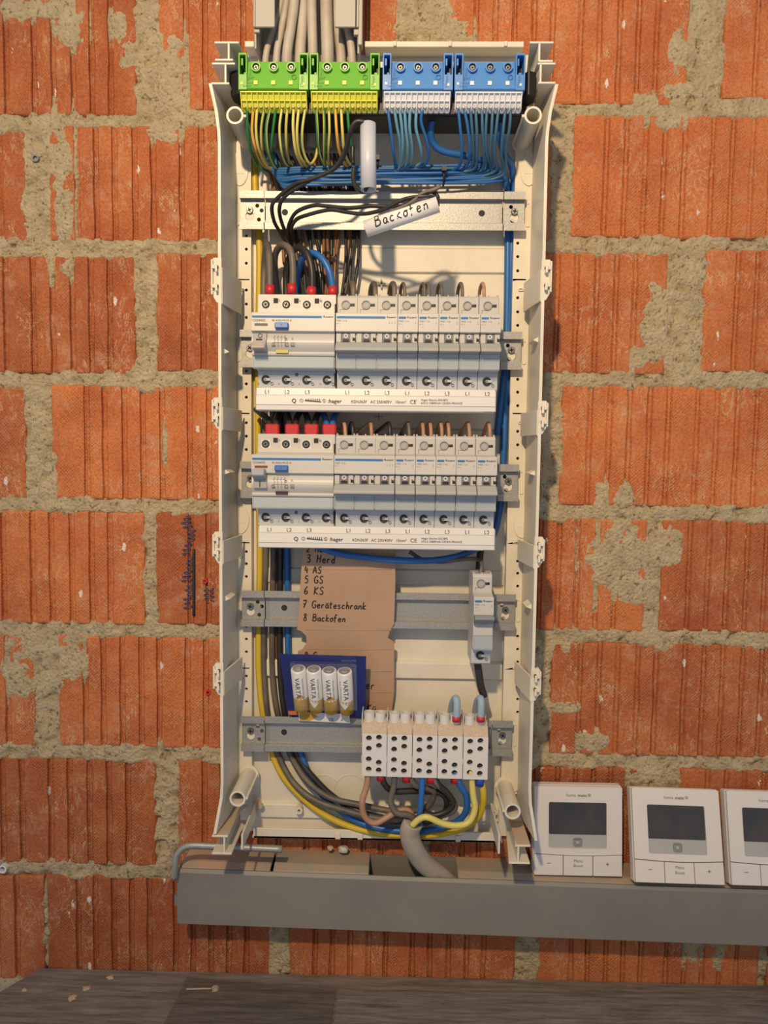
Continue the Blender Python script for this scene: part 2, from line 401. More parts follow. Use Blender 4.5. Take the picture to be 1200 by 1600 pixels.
def thing(name, label, cat, o3, group=None):       # Empty at the thing's base; o3 = (x, d, z) mm
    o = bpy.data.objects.new(name, None); COL.objects.link(o); o.empty_display_size = .01
    o.location = (o3[0]*S, -o3[1]*S, o3[2]*S); o['_o'] = list(o3)
    return tag(o, label, cat, group)
def dup(root, o3):
    r = root.copy(); COL.objects.link(r); r.location = (o3[0]*S, -o3[1]*S, o3[2]*S); r['_o'] = list(o3)
    for ch in list(root.children):
        c = ch.copy(); COL.objects.link(c); c.parent = r
        for g in ch.children:
            e = g.copy(); COL.objects.link(e); e.parent = c
    return r
ORD = ['first', 'second', 'third', 'fourth', 'fifth', 'sixth', 'seventh', 'eighth', 'ninth', 'tenth', 'eleventh', 'twelfth', 'thirteenth', 'fourteenth', 'fifteenth', 'sixteenth', 'seventeenth', 'eighteenth', 'nineteenth', 'twentieth']

# ================================================================== THE WALL
LJ = [G(150, y, 0)[1] for y in (187, 388, 592, 789, 984, 1176, 1360)]
RJ = [G(1150, y, 0)[1] for y in (167, 381, 593, 803, 998, 1193)]; RJ.append(RJ[-1]-124)
XL, XR = G(150, 800, 0)[0], G(1150, 800, 0)[0]
def jz(k, x):
    t = (x-XL)/(XR-XL)
    if k < 0: return jz(0, x) + 125*(-k)
    if k > 6: return jz(6, x) - 125*(k-6)
    return LJ[k]*(1-t) + RJ[k]*t
ROWS = [  # brick spans in picture columns for each course, read at the course's middle height
 (-25, [(-700,-340),(-300,70),(95,455),(480,850),(880,1255),(1285,1660)]),
 (90, [(-560,-190),(-165,212),(247,622),(700,1076),(1131,1510),(1540,1900)]),
 (290, [(-700,-365),(-340,40),(76,455),(482,862),(894,1280),(1310,1690)]),
 (490, [(-560,-190),(-165,211),(243,622),(660,1042),(1099,1480),(1510,1880)]),
 (695, [(-700,-365),(-340,40),(80,455),(480,846),(876,1262),(1290,1670)]),
 (890, [(-560,-190),(-158,226),(243,612),(640,1010),(1033,1410),(1440,1800)]),
 (1080, [(-700,-345),(-320,54),(91,462),(486,833),(861,1238),(1265,1640)]),
 (1268, [(-560,-170),(-140,243),(277,648),(672,1014),(1060,1430),(1460,1800)]),
 (1440, [(-700,-330),(-300,69),(73,424),(452,806),(842,1190),(1203,1560)]),
]
JH = 6.5
rects = []
for k, (py, spans) in enumerate(ROWS):
    for a, b in spans:
        x0, x1 = G(a, py, 0)[0], G(b, py, 0)[0]; xm = (x0+x1)/2
        if x1 < -620 or x0 > 620: continue
        rects.append((x0, x1, jz(k-1, xm)+JH*.9, jz(k-2, xm)-JH, k))
# row k lies between joint k-1 (below) and joint k-2 (above); row 0 is the hidden course above the frame
def smears():
    px = [(262,115,28,60),(275,160,16,30),(205,85,18,22),(45,15,45,14),(110,35,20,30),(185,40,12,25),(65,20,14,10),
          (92,240,20,55),(55,310,20,42),(100,330,14,60),(255,205,22,16),(50,385,36,10),(20,380,20,8),(78,410,6,24),(105,405,9,26),
          (1000,95,40,0),(1060,85,14,30),(1095,55,14,60),(1010,160,20,14),(1060,150,20,18),(690,60,35,45),(650,60,30,60),
          (1025,500,22,55),(1010,560,20,22),(1115,20,8,20),(960,870,25,60),(985,920,25,28),(1050,850,16,30),(975,780,15,22),
          (960,880,40,50),(940,775,12,22),(880,1000,16,20),(880,1105,20,8),(925,1160,18,16),(110,1030,22,28),(30,1045,26,40),
          (70,1070,25,8),(255,1180,20,18),(1010,1215,30,20),(55,1010,50,12),(110,1000,20,10),(1085,1480,14,30),(1120,1480,14,30),
          (430,1470,10,30),(270,190,14,12),(258,700,4,35),(85,740,5,40),(180,1368,14,5),(115,1370,18,5),(650,40,25,40),(985,850,24,40),
          (225,600,20,10),(1040,1010,14,8),(1040,190,30,10)]
    o = []
    for x, y, a, b in px:
        if a and b:
            X, Z = G(x, y, 0); o.append((X, Z, a*.62, b*.62))
    return o
SM = smears()
wall = MB()
X0, X1, Z0, Z1, ST = -520.0, 500.0, -600.0, 500.0, 2.3
nx, nz_ = int((X1-X0)/ST), int((Z1-Z0)/ST)
def brick_dist(x, z):     # positive outside every brick
    best = 1e9
    for (a, b, c, e, k) in rects_near(z):
        dx = max(a-x, x-b); dz = max(c-z, z-e)
        s = max(dx, dz) if (dx < 0 or dz < 0) else math.hypot(dx, dz)
        if s < best: best = s
    return best
_bk = {}
def rects_near(z):
    key = int((z-Z0)//10)
    if key not in _bk: _bk[key] = [r for r in rects if r[2]-25 < z < r[3]+25]
    return _bk[key]
vs = []
for j in range(nz_+1):
    z = Z0+j*ST
    for i in range(nx+1):
        x = X0+i*ST
        n1 = noise.noise(Vector((x*.035, z*.035, 3.1))); n2 = noise.noise(Vector((x*.11, z*.11, 9.7))); n3 = noise.noise(Vector((x*.3, z*.3, 1.3)))
        s = brick_dist(x, z)
        edge = -1.2 - 3.2*n1 - 2.2*n2
        n4 = noise.noise(Vector((x*.17, z*.17, 5.5)))
        k_ = min(1, max(0, (s-edge+4)/4.5)); k_ = k_*k_*(3-2*k_)
        h = -8 + k_*(8 - .9 + 2.0*n1 + 2.0*n2 + 1.9*n4 + .9*n3)
        if n2 < -.3 and s > 0: h -= 3.5*min(1, (-.3-n2)*6)
        if s <= edge+1:
            for (X, Z, a, b) in SM:
                if abs(x-X) < a*1.6 and abs(z-Z) < b*1.6:
                    q = ((x-X)/a)**2+((z-Z)/b)**2
                    h = max(h, min(1.0+.5*n2, 1.6*(1 + 1.3*n1 + 1.1*n2 + .6*n3 - q)) + .5*n4)
        vs.append((x, h, z))
fs = [(j*(nx+1)+i, j*(nx+1)+i+1, (j+1)*(nx+1)+i+1, (j+1)*(nx+1)+i) for j in range(nz_) for i in range(nx)]
wall.add(vs, fs, 0, True)
wall.box(X0, X1, -120, -14, Z0, Z1)
wl = wall.build('wall_back', 'mortar', origin=(0, 0, 0))
tag(wl, 'rough red hollow-brick wall laid in sandy mortar behind the fuse box', kind='structure')

GR = [30, 49, 68, 87, 106, 134, 153, 172, 191, 210]
def brick_mesh(seed):
    r = random.Random(seed); mb = MB(); off = r.uniform(-7, 3)
    xs = [(0, -2.6), (1.0, -.8), (3, -.1)]
    for g in GR:
        g = g+off+r.uniform(-.6, .6); dp = r.uniform(1.7, 2.4)
        dp *= 1.7; xs += [(g-4, 0), (g-.2, .15), (g+.25, -dp), (g+1.5, -dp), (g+2.3, -2.0), (g+4.4, -1.5), (g+5.1, -2.1), (g+6.1, 0)]
    xs += [(237, -.1), (239, -.8), (240, -2.6)]
    zs = [0, .8, 2.5]+[2.5+108*i/16 for i in range(1, 16)]+[110.5, 112.2, 113]
    ze = [-2.2, -.6, 0]+[0]*15+[0, -.6, -2.2]
    W_ = len(xs); vs = []
    for j, z in enumerate(zs):
        for i, (x, d) in enumerate(xs):
            wob = noise.noise(Vector((0, z*.03, i//8+seed*5)))*1.0 if 3 <= i < W_-3 else noise.noise(Vector((i, z*.06, seed)))*1.1
            dn = noise.noise(Vector((x*.03+seed*9, z*.03, 0)))*.45 + noise.noise(Vector((x*.16+seed, z*.16, 4)))*.16
            zz = z + (noise.noise(Vector((x*.05, j, seed)))*1.3 if j in (0, len(zs)-1) else 0)
            vs.append((x-120+wob, d+ze[j]+dn, zz-56.5))
    fs = [(j*W_+i, j*W_+i+1, (j+1)*W_+i+1, (j+1)*W_+i) for j in range(len(zs)-1) for i in range(W_-1)]
    mb.add(vs, fs)
    n = len(vs); H = len(zs)
    per = [i for i in range(W_)]+[j*W_+W_-1 for j in range(1, H)]+[(H-1)*W_+i for i in range(W_-2, -1, -1)]+[j*W_ for j in range(H-2, 0, -1)]
    bv = [(vs[p][0], -13, vs[p][2]) for p in per]
    o = len(mb.v); mb.v += bv
    for q in range(len(per)):
        q2 = (q+1) % len(per); mb.f.append((per[q], per[q2], o+q2, o+q)); mb.m.append(0); mb.sm.append(False)
    return mb
protos = []
for s_ in range(6):
    o = brick_mesh(s_+1).build('brick', 'brick', parent=wl); o['_o'] = [0, 0, 0]; protos.append(o)
used = set()
for n_, (x0, x1, z0, z1, k) in enumerate(rects):
    p = protos[n_ % 6]
    b = p if (n_ % 6) not in used else p.copy()
    if b is not p: COL.objects.link(b); b.parent = wl
    used.add(n_ % 6)
    xm, zm = (x0+x1)/2, (z0+z1)/2
    b.location = (xm*S, 0, zm*S); b.scale = ((x1-x0)/240, 1, (z1-z0)/113)
    b.rotation_euler = (0, rnd.uniform(-.003, .003)+.004, 0)
# marker scribble and line on the wall, plugs
mk = MB()
mk.tube([W(303, y, .9) for y in (858, 900, 962)], 1.5, n=6)
mk.build('marker_line', 'ink', wl)
mk = MB()
for q in range(7):
    y0 = 806+q*21
    mk.tube([W(292+6*(q % 2)+rnd.uniform(-3, 3)+8*math.sin(i*2.1), y0+i*2.2, 1.0) for i in range(10)], .45, n=4, k=3)
for q in range(2):
    mk.tube([W(322+q*9+4*math.sin(i*2.3), 918+i*2.4, 1.0) for i in range(10)], .45, n=4, k=3)
mk.build('marker_scribble', mat('blue_marker', (.05, .07, .16), .6), wl)['kind'] = 'stuff'
for px, py, lb in ((320, 908, 'upper red wall plug in the brick left of the box'), (325, 1082, 'lower red wall plug in the brick left of the box')):
    x, z = G(px, py, 1)
    tag(MB().ring(x, z, 2.6, 1.3, -8, 1.6).build('wall_plug', 'red', origin=(x, 0, z)), lb, 'wall plug', 'red wall plugs')
x, z = G(5, 1357, 3)
tag(MB().ring(x, z, 4.2, 2.8, -12, 5).build('wall_plug', 'cellw', origin=(x, 0, z)), 'white plug ring in the mortar at the lower left edge', 'wall plug')
x, z = G(55, 247, 2)
tag(MB().ring(x, z, 3.4, 2.0, -10, 2.6).build('wall_plug', 'dgrey', origin=(x, 0, z)), 'small grey plug sunk in the upper left mortar joint', 'wall plug')

# ================================================================== ENCLOSURE
E_ = thing('distribution_enclosure', 'open cream plastic distribution box screwed to the brick wall', 'fuse box', (-17.5, 0, -371))
XLr, XRr = -157.0, 122.0        # outer walls
ZT, ZB = 343.0, -361.0
zt_in, zb_in = G(600, 82, 12)[1], G(600, 1312, 20)[1]
b = MB()
b.box(XLr+2, XRr-2, 2, 8, zb_in, zt_in)
# moulded bands across the floor
for y0, y1, d in ((385, 428, 10.5), (640, 672, 11), (888, 915, 10), (1031, 1061, 12.5), (1256, 1282, 12)):
    za, zb2 = G(600, y0, 10)[1], G(600, y1, 10)[1]
    b.prof([(za, 7.5), (za-2, d), (zb2+2, d), (zb2, 7.5)], -136, 103)
b.build('back_plate', 'white', E_, bev=.4)
# top and bottom rims
MB().box(-145, -136.5, 6, 26, zt_in-2.2, zt_in+3).build('top_rim', 'white', E_, bev=.5)
b = MB(); b.box(-36, 108, 6, 26, zt_in-2.2, zt_in+3)
for x in (-10, 40, 90): b.box(x, x+3, 26, 27.5, zt_in-2, zt_in+2.6)
b.build('top_rim', 'white', E_, bev=.5)
b = MB(); b.box(-140, 106, 4, 22, zb_in, zb_in+2.5); b.box(-139, 105, 19.5, 22, zb_in, zb_in+10)
for x in (-58, -36, 20, 60): b.box(x, x+5, 21, 23.5, zb_in+1, zb_in+7)
b.build('bottom_rim', 'white', E_, bev=.4)
# side walls (thin, straight) with scalloped front edge
def side_wall(xo, sgn):
    b = MB(); rows = [(309, 6.5, 86), (300, 4.6, 85), (288, 2.2, 83), (272, .4, 82), (262, 0, 82), (170, 0, 83), (0, 0, 84), (-170, 0, 83), (-296, 0, 82), (-310, .8, 82), (-325, 3.2, 84), (-342, 6.0, 86)]
    vs = []
    for z, o, df in rows:
        vs += [(xo, 2, z), (xo+sgn*o*.3, 50, z), (xo+sgn*o, df, z), (xo+sgn*o-sgn*2.6, df, z), (xo+sgn*o*.3-sgn*2.2, 50, z), (xo-sgn*2.4, 2, z)]
    b.add(vs, [(k*6+j, k*6+(j+1) % 6, (k+1)*6+(j+1) % 6, (k+1)*6+j) for k in range(len(rows)-1) for j in range(6)]+[tuple(range(6)), tuple(range(len(vs)-1, len(vs)-7, -1))])
    b.box(min(xo, xo+sgn*1.3), max(xo, xo+sgn*1.3), 60, 62, -300, 262)
    return b
side_wall(XLr, -1).build('side_wall', 'white', E_)
side_wall(XRr, 1).build('side_wall', 'white', E_)
# flanges with holes
FLL = (XLr+2.4, G(393, 700, 18)[0]); FLR = (G(795, 700, 18)[0], XRr-2.4)
hy = [373, 394, 416, 458, 480, 501, 585, 605, 626, 666, 687, 708, 868, 887, 907, 985, 1005, 1025, 1063, 1083, 1103]
for side, (xa, xb) in enumerate((FLL, FLR)):
    b = MB(); hs = []
    for y in hy:
        yy = y if side == 0 else y+3
        z = G(600, yy-((3.2) if side == 0 else -2.8)+0, 18)[1]
        hs.append(circ((G(385, y, 18)[0] if side == 0 else G(809, y, 18)[0]), z, 1.45, 10))
    slots = []
    for y in (437, 646, 848, 1044):
        x0, x1 = (G(373, y, 18)[0], G(390, y, 18)[0]) if side == 0 else (G(801, y, 18)[0], G(822, y, 18)[0])
        z = G(385 if side == 0 else 800, y, 18)[1]; slots.append(rect(x0, x1, z-.7, z+.7))
    cuts = sorted([(min(p[1] for p in h), max(p[1] for p in h), h) for h in hs+slots])
    zc0 = -330
    for lo_, hi_, h in cuts:
        if lo_-.6 > zc0: b.box(xa, xb, 16, 18.5, zc0, lo_-.6)
        b.prism([rect(xa, xb, lo_-.6, hi_+.6), h], 16, 18.5); zc0 = hi_+.6
    b.box(xa, xb, 16, 18.5, zc0, 326)
    b.box(xa if side == 0 else xa, xa+1.2 if side else xa+1.2, 6, 16, -330, 326) if side else b.box(xb-1.2, xb, 6, 16, -330, 326)
    b.build('mounting_flange', 'white', E_)
    for y in (452, 660, 870, 1060):
        b = MB(); x, z = G(378 if side == 0 else 814, y, 20)
        b.prism([rrect(x-2.6, x+2.6, z-1.5, z+1.5, 1.4), rrect(x-1.7, x+1.7, z-.7, z+.7, .6)], 18.4, 20)
        b.build('raised_pip', 'white', E_)
    # teardrop covers
    for cx, cy in (((374, 262), (376, 808), (377, 1212)) if side == 0 else ((827, 262), (816, 815), (803, 1213))):
        x, z = G(cx, cy, 20); b = MB(); L = []
        for i in range(28):
            t = 2*math.pi*i/28; zz = math.cos(t); xx = math.sin(t)*(8.2 if zz < 0 else 8.2-3.6*zz)
            L.append((x+xx, z+zz*(18 if zz > 0 else 15) - 1))
        b.prism([L], 18, 19.6)
        mk = [(x-4, z-6), (x+4, z-6)]
        b.box(x-4.5, x+4.5, 19.5, 19.9, z-5.6, z-5.1)
        b.build('knockout_cover', 'white', E_, bev=.5)
# hollow screw tubes
for fx, fy, d1 in ((367, 180, 76), (833, 180, 76), (371, 1248, 72), (801, 1268, 72)):
    x, z = G(fx, fy, d1)
    s = 1 if fx < 600 else -1
    b = MB().ring(x, z, 7.4, 5.6, 18, d1, n=28); b.box(x+s*6.6 if s > 0 else x-9.2, x+9.2 if s > 0 else x-6.6, 18, d1-1, z-1, z+1)
    b.cyl(x, z, 5.8, 18, 30, n=20)
    st_ = b.build('screw_tube', 'white', E_)
    b = MB(); b.ring(x, z, 10, 7, 18, 19.5, n=24); b.build('tube_collar', 'white', st_)
# corner brackets: stacked I-profiles
def bracket(xs, zs, web, d0, d1, t=1.7):
    b = MB()
    for (xa, xb), z in zip(xs, zs):
        b.profz([(xa, d1), (xb, d1), (xb, d0+20), (xb+(6 if xb < 0 else 0), d0), (xa+(6 if xa > 0 else 0), d0)], z-t/2, z+t/2)
    for (xw, za, zb2) in web: b.box(xw-t/2, xw+t/2, d0, d1-.4, za, zb2)
    return b
def gx(px, py): return G(px, py, 85)[0]
def gz(px, py): return G(px, py, 85)[1]
zs = [gz(350, 66), gz(350, 93), gz(350, 99), gz(350, 130)]
bracket([(gx(335, 66), gx(373, 66)), (gx(336, 95), gx(364, 95)), (gx(331, 99), gx(367, 99)), (gx(330, 130), gx(358, 130))], zs,
        [(gx(357, 80), zs[1], zs[0]), (gx(352, 115), zs[3], zs[2])], 30, 85).build('corner_bracket', 'white', E_, bev=.3)
zs = [gz(850, 66), gz(850, 95), gz(850, 99), gz(850, 129)]
bracket([(gx(828, 66), gx(865, 66)), (gx(842, 95), gx(864, 95)), (gx(840, 99), gx(868, 99)), (gx(841, 129), gx(868, 129))], zs,
        [(gx(843, 80), zs[1], zs[0]), (gx(845, 115), zs[3], zs[2])], 30, 85).build('corner_bracket', 'white', E_, bev=.3)
zs = [gz(345, 1307), gz(345, 1334)]
bracket([(gx(331, 1307), gx(356, 1307)), (gx(331, 1334), gx(362, 1334))], zs, [(gx(350, 1320), zs[1], zs[0]), (gx(378, 1320), zs[1]+4, zs[0]+2)], 22, 85).build('corner_bracket', 'white', E_, bev=.3)
zs = [gz(815, 1322), gz(815, 1349)]
bracket([(gx(805, 1322), gx(829, 1322)), (gx(795, 1349), gx(828, 1349))], zs, [(gx(810, 1335), zs[1], zs[0]), (gx(780, 1320), zs[1]+8, zs[0]+10)], 22, 85).build('corner_bracket', 'white', E_, bev=.3)
# brick dust lying on the lower brackets
b = MB(); x0, x1 = gx(333, 1307), gx(355, 1307); z = gz(345, 1307)+1
b.prism([rect(x0, x1, z, z+.5)], 30, 84); b.build('brick_dust', 'dust', E_)['label'] = 'reddish brick dust'
b = MB(); x0, x1 = gx(807, 1322), gx(828, 1322); z = gz(815, 1322)+1
b.prism([rect(x0, x1, z, z+.4)], 40, 84); b.build('brick_dust', 'dust', E_)['label'] = 'fine brick dust'
# snap clips along both rims
for side, ys in ((0, ((402, 470), (621, 668), (831, 878), (1037, 1084))), (1, ((405, 466), (626, 676), (839, 885), (1045, 1093)))):
    for ya, yb in ys:
        px = 340 if side == 0 else (853-(ya-400)*.035)
        za, zb2 = G(px, ya, 84)[1], G(px, yb, 84)[1]; h = za-zb2
        xo = XLr-5.5 if side == 0 else XRr+5.5; xi = XLr+3 if side == 0 else XRr-3; s = 1 if side == 0 else -1
        b = MB(); a_, c_ = min(xo, xi), max(xo, xi)
        b.prism([[(xo, za-3), (xo+s*1.5, za), (xi, za), (xi, zb2-3), (xo+s*4, zb2-1), (xo, zb2+6)][::1]], 80, 83)
        b.box(min(xo, xo+s*1.6), max(xo, xo+s*1.6), 70, 86, zb2+5, za-2)
        for t in (.22, .66):
            z = za-h*t; b.box(min(xo+s*1, xo+s*6), max(xo+s*1, xo+s*6), 82, 87, z-2, z+1); b.box(min(xo+s*4, xo+s*6), max(xo+s*4, xo+s*6), 82, 88.5, z-5, z+1)
        # slanted web down into the box
        b.profz([(xi-s*1.5, 82), (xi+s*.5, 82), (xi+s*6.5, 30), (xi+s*5, 30)], zb2-2, za-8)
        b.build('snap_clip', 'white', E_, bev=.25)
for px, py, s in ((350, 550, 1), (350, 738, 1), (848, 532, -1), (840, 740, -1), (838, 948, -1), (352, 935, 1)):
    x, z = G(px, py, 70); x = XLr+2 if s > 0 else XRr-2
    MB().prism([[(x, z+3), (x+s*5, z), (x, z-2)]], 50, 72).build('stiffening_rib', 'white', E_)
# moulded plus marks and knock-out rings on the floor
M['mark'] = mat('moulded_mark', (.50, .45, .35), .6)
for px, py in ((596, 443), (592, 651)):
    b = MB(); x, z = G(px, py, 11.2); b.box(x-4, x+4, 10.6, 11.8, z-.7, z+.7); b.box(x-.7, x+.7, 10.6, 11.8, z-4, z+4)
    b.build('plus_mark', 'mark', E_)
for px, py, r in ((505, 1237, 17), (548, 1237, 17), (600, 1232, 17), (640, 195, 22), (700, 195, 22), (585, 400, 5), (462, 1275, 0)):
    if r:
        x, z = G(px, py, 9); MB().ring(x, z, r, r-.5, 7.5, 8.6, n=36).build('knockout_ring', 'white', E_)
for px, py in ((467, 1267), (399, 1258), (771, 1270)):
    x, z = G(px, py, 20); MB().ring(x, z, 3.6, 1.6, 8, 20, n=16).build('screw_boss', 'white', E_)

# ================================================================== DIN RAILS
def screw(mb, x, z, r, d, rot=.5, mi=0, mj=1):
    mb.cyl(x, z, r, d, d+r*.5, mi, n=16, r1=r*.8)
    for a in (rot, rot+math.pi/2):
        c, s = math.cos(a), math.sin(a); L, w_ = r*.62, r*.16
        pts = [(x+c*L-s*w_, z+s*L+c*w_), (x-c*L-s*w_, z-s*L+c*w_), (x-c*L+s*w_, z-s*L-c*w_), (x+c*L+s*w_, z+s*L-c*w_)]
        mb.prism([pts], d+r*.3, d+r*.53, mj)
RZ = [223.4, 97.6, -24.6, -147.6, -270.2]
RN = ['bare top rail above the first breaker row', 'rail carrying the upper breaker row', 'rail carrying the lower breaker row',
      'rail behind the cardboard note and the lone breaker', 'lowest rail holding the white terminal blocks']
for k, zc in enumerate(RZ):
    xl, xr = -149.6, 112.4
    r_ = thing('din_rail', 'galvanised steel mounting ' + RN[k], 'mounting rail', (-18, 18, zc), 'mounting rails')
    hat = [(17.3, 29), (17.3, 27.6), (11.8, 27.6), (11.8, 21.5), (-11.8, 21.5), (-11.8, 27.6), (-17.3, 27.6), (-17.3, 29),
           (-10.6, 29), (-10.6, 22.8), (10.6, 22.8), (10.6, 29)]
    xa, xb = xl+23, xr-20
    b = MB(); b.prof([(zc+z, d) for z, d in hat], xa, xb)
    b.build('rail_profile', 'zinc', r_, bev=.3)
    for s, (p, q) in enumerate(((xl, xa-.6), (xb+.6, xr))):
        b = MB()
        sx = xl+8.5 if s == 0 else xr-9
        hx = (p+15.5, p+19.5, p+17) if s == 0 else (p+7, p+11, p+8.5)
        b.prism([rect(p, q, -11.5+zc, 11.5+zc), circ(hx[0], zc+5.5, 1.9, 10), circ(hx[1], zc+1.2, 1.9, 10), circ(hx[2], zc-7, 1.9, 10),
                 circ(sx, zc-4, 4.2, 14)], 22.3, 23.8)
        b.prof([(zc+z, d+.6) for z, d in ((17.3, 29), (17.3, 27.6), (11.4, 27.6), (11.4, 21.8), (10.6, 21.8), (10.6, 29))], p, q)
        b.prof([(zc+z, d+.6) for z, d in ((-17.3, 29), (-17.3, 27.6), (-11.4, 27.6), (-11.4, 21.8), (-10.6, 21.8), (-10.6, 29))], p, q)
        eb = b.build('end_bracket', 'zinc', r_, bev=.25)
        MB().cyl(sx, zc-4, 4.0, 18.4, 22.6).build('added_keyhole_disc', 'white', eb)  # white disc added so the flange seen through the keyhole stays bright
        b = MB(); screw(b, sx, zc+1.2, 3.4, 23.8, .4+k*.3+s); b.build('screw', ['steel', 'slot'], eb)
        b = MB(); xq = p-4 if s == 0 else q+4
        b.prism([rrect(xq-1.8, xq+1.8, zc-11, zc+11, 1.5), rrect(xq-.8, xq+.8, zc-10, zc+10, .7)], 18.4, 19.6); b.build('guide_loop', 'white', r_)
    b = MB(); b.prism([rect(xa+1.2, xa+3.2, zc-9.5, zc+9.5), rect(xa+1.8, xa+2.7, zc-8.8, zc+8.8)], 22.8, 23.5)
    b.prism([rect(xb-3.2, xb-1.2, zc-9.5, zc+9.5), rect(xb-2.7, xb-1.8, zc-8.8, zc+8.8)], 22.8, 23.5); b.build('slot_frame', 'zinc', r_)
    MB().cyl(xa+18, zc, 2.9, 22.7, 22.95).build('rail_hole', 'slot', r_); MB().cyl(xb-19, zc, 2.9, 22.7, 22.95).build('rail_hole', 'slot', r_)

# ================================================================== TOP TERMINAL BLOCKS
TZ = 318.0
car = thing('terminal_carrier', 'black plastic bar carrying the green and blue terminal blocks', 'terminal carrier', (-18, 30, 290))
b = MB(); b.box(-137, 101, 34, 72, 289.5, 329); b.box(-137, 101, 70, 74, 289.5, 294); b.build('carrier_bar', 'black', car, bev=.5)
b = MB(); b.profz([(-136, 40), (-147.5, 62), (-147.5, 74), (-140, 78), (-136, 70)], 304, 324); b.profz([(-136, 34), (-143, 46), (-143, 56), (-136, 60)], 296, 306)
b.build('end_support', 'black', car, bev=.6)
b = MB(); b.profz([(100, 40), (112, 62), (112, 74), (105, 78), (100, 70)], 304, 324); b.profz([(100, 34), (107, 46), (107, 56), (100, 60)], 294, 306)
b.build('end_support', 'black', car, bev=.6)

def terminal(x0, cols, label, cat_group):
    body, relief, dark, cell = cols
    w_ = 58.6
    t = thing('terminal_block', label, 'terminal block', (x0+w_/2, 70, 290), cat_group)
    fz0, fz1 = 304.0, 328.5
    b = MB()
    b.prof([(fz1, 60), (fz1, 82), (fz0+1, 86.5), (fz0, 85), (fz0, 60)], x0+7.2, x0+w_-8)
    for (a, c) in ((x0, x0+7.2), (x0+w_-8, x0+w_)):
        b.prism([rect(a, c, fz0, fz1+5.2), rect(a+1.2, c-1.2, fz0+12.5, fz1+3.4)], 62, 86.2)
        b.box(a+1, c-1, 62, 70, fz0+12, fz1+4); b.box(a+1.6, a+3.4, 69, 83, fz0+21, fz0+27)
        b.box(a+3.2, c-1.8, 69, 80, fz0+14, fz0+17)
    b.build('housing', body, t, bev=.35)
    b = MB()
    for (a, c) in ((x0, x0+7.2), (x0+w_-8, x0+w_)): b.box(a+1.25, c-1.25, 70, 71, fz0+12.6, fz1+3.3)
    b.build('latch_recess', dark, t)
    for i in range(3):
        cx = x0+14.7+i*14.7; cz = fz0+18.4
        b = MB().ring(cx, cz, 3.9, 2.9, 80, 86.6, n=20); sc_ = b.build('screw_collar', body, t)
        b = MB().cyl(cx, cz, 2.95, 82, 84.5, 1); screw(b, cx, cz, 2.2, 84.2, .3+i, 0, 1); b.build('screw', ['steel', 'slot'], sc_)
    b = MB()
    for i in range(3): b.box(x0+13+i*14.7, x0+16.2+i*14.7, 84.5, 86.9, fz0+3.8, fz0+6.9)
    b.box(x0+2, x0+3.8, 85, 86.6, fz0+4, fz0+6); b.box(x0+w_-4.6, x0+w_-2.8, 85, 86.6, fz0+3.2, fz0+5.2)
    b.build('test_window', cell, t)
    b = MB()
    b.text('hager', x0+3, fz0+9, 85.4, 4.6, th=.25); b.text('1-16mm²', x0+4.4, fz0+5, 86.1, 2.2, th=.2); b.text('0-400V', x0+4, fz0+2, 86.5, 2.4, th=.2)
    b.text('12mm', x0+w_-4.0, fz0+1.4, 86.2, 3.9, rot=math.pi/2, th=.2); b.text('KN16A', x0+10.4, fz0+12, 84.5, 2.2, rot=math.pi/2, th=.3)
    b.ring(x0+46.5, fz0+10.6, 2.1, 1.8, 85, 85.6)
    b.build('relief_lettering', relief, t)
    # row of twelve wire clamps
    cw = (w_-3.5)/12; z1, z0 = fz0-.4, 290.5; xa = x0+1.4
    b = MB()
    b.prof([(z1, 62), (z1, 83), (z0+2, 77), (z0, 74), (z0, 62)], xa, xa+12*cw)
    b.box(xa, xa+12*cw, 80, 84.6, z1-1.1, z1); b.prof([(z0+7.4, 79), (z0+7.4, 81.6), (z0+6.4, 81.4), (z0+6.4, 78)], xa, xa+12*cw)
    for i in range(13):
        xx = xa+i*cw; b.prof([(z1, 82), (z1, 84.8), (z0+1.5, 79.2), (z0+.2, 77), (z0+.2, 73)], xx-.45, xx+.45)
    cr_ = b.build('clamp_row', cell, t, bev=.12)
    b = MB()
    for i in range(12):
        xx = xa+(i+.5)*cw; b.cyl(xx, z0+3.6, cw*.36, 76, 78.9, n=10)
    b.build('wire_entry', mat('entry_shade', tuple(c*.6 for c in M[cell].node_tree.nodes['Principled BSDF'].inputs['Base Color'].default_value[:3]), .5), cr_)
    return t
gcols = ('green', 'dgreen', 'dgreen2', 'yellow'); bcols = ('blue', 'dblue', 'dblue2', 'cellw')
terminal(-138.4, gcols, 'left green earth terminal block with a yellow clamp row full of wires', 'green earth terminal blocks')
terminal(-78.8, gcols, 'right green earth terminal block with half its yellow clamps empty', 'green earth terminal blocks')
terminal(-17.7, bcols, 'left blue neutral terminal block beside the green ones', 'blue neutral terminal blocks')
terminal(42.2, bcols, 'right blue neutral terminal block at the end of the bar', 'blue neutral terminal blocks')

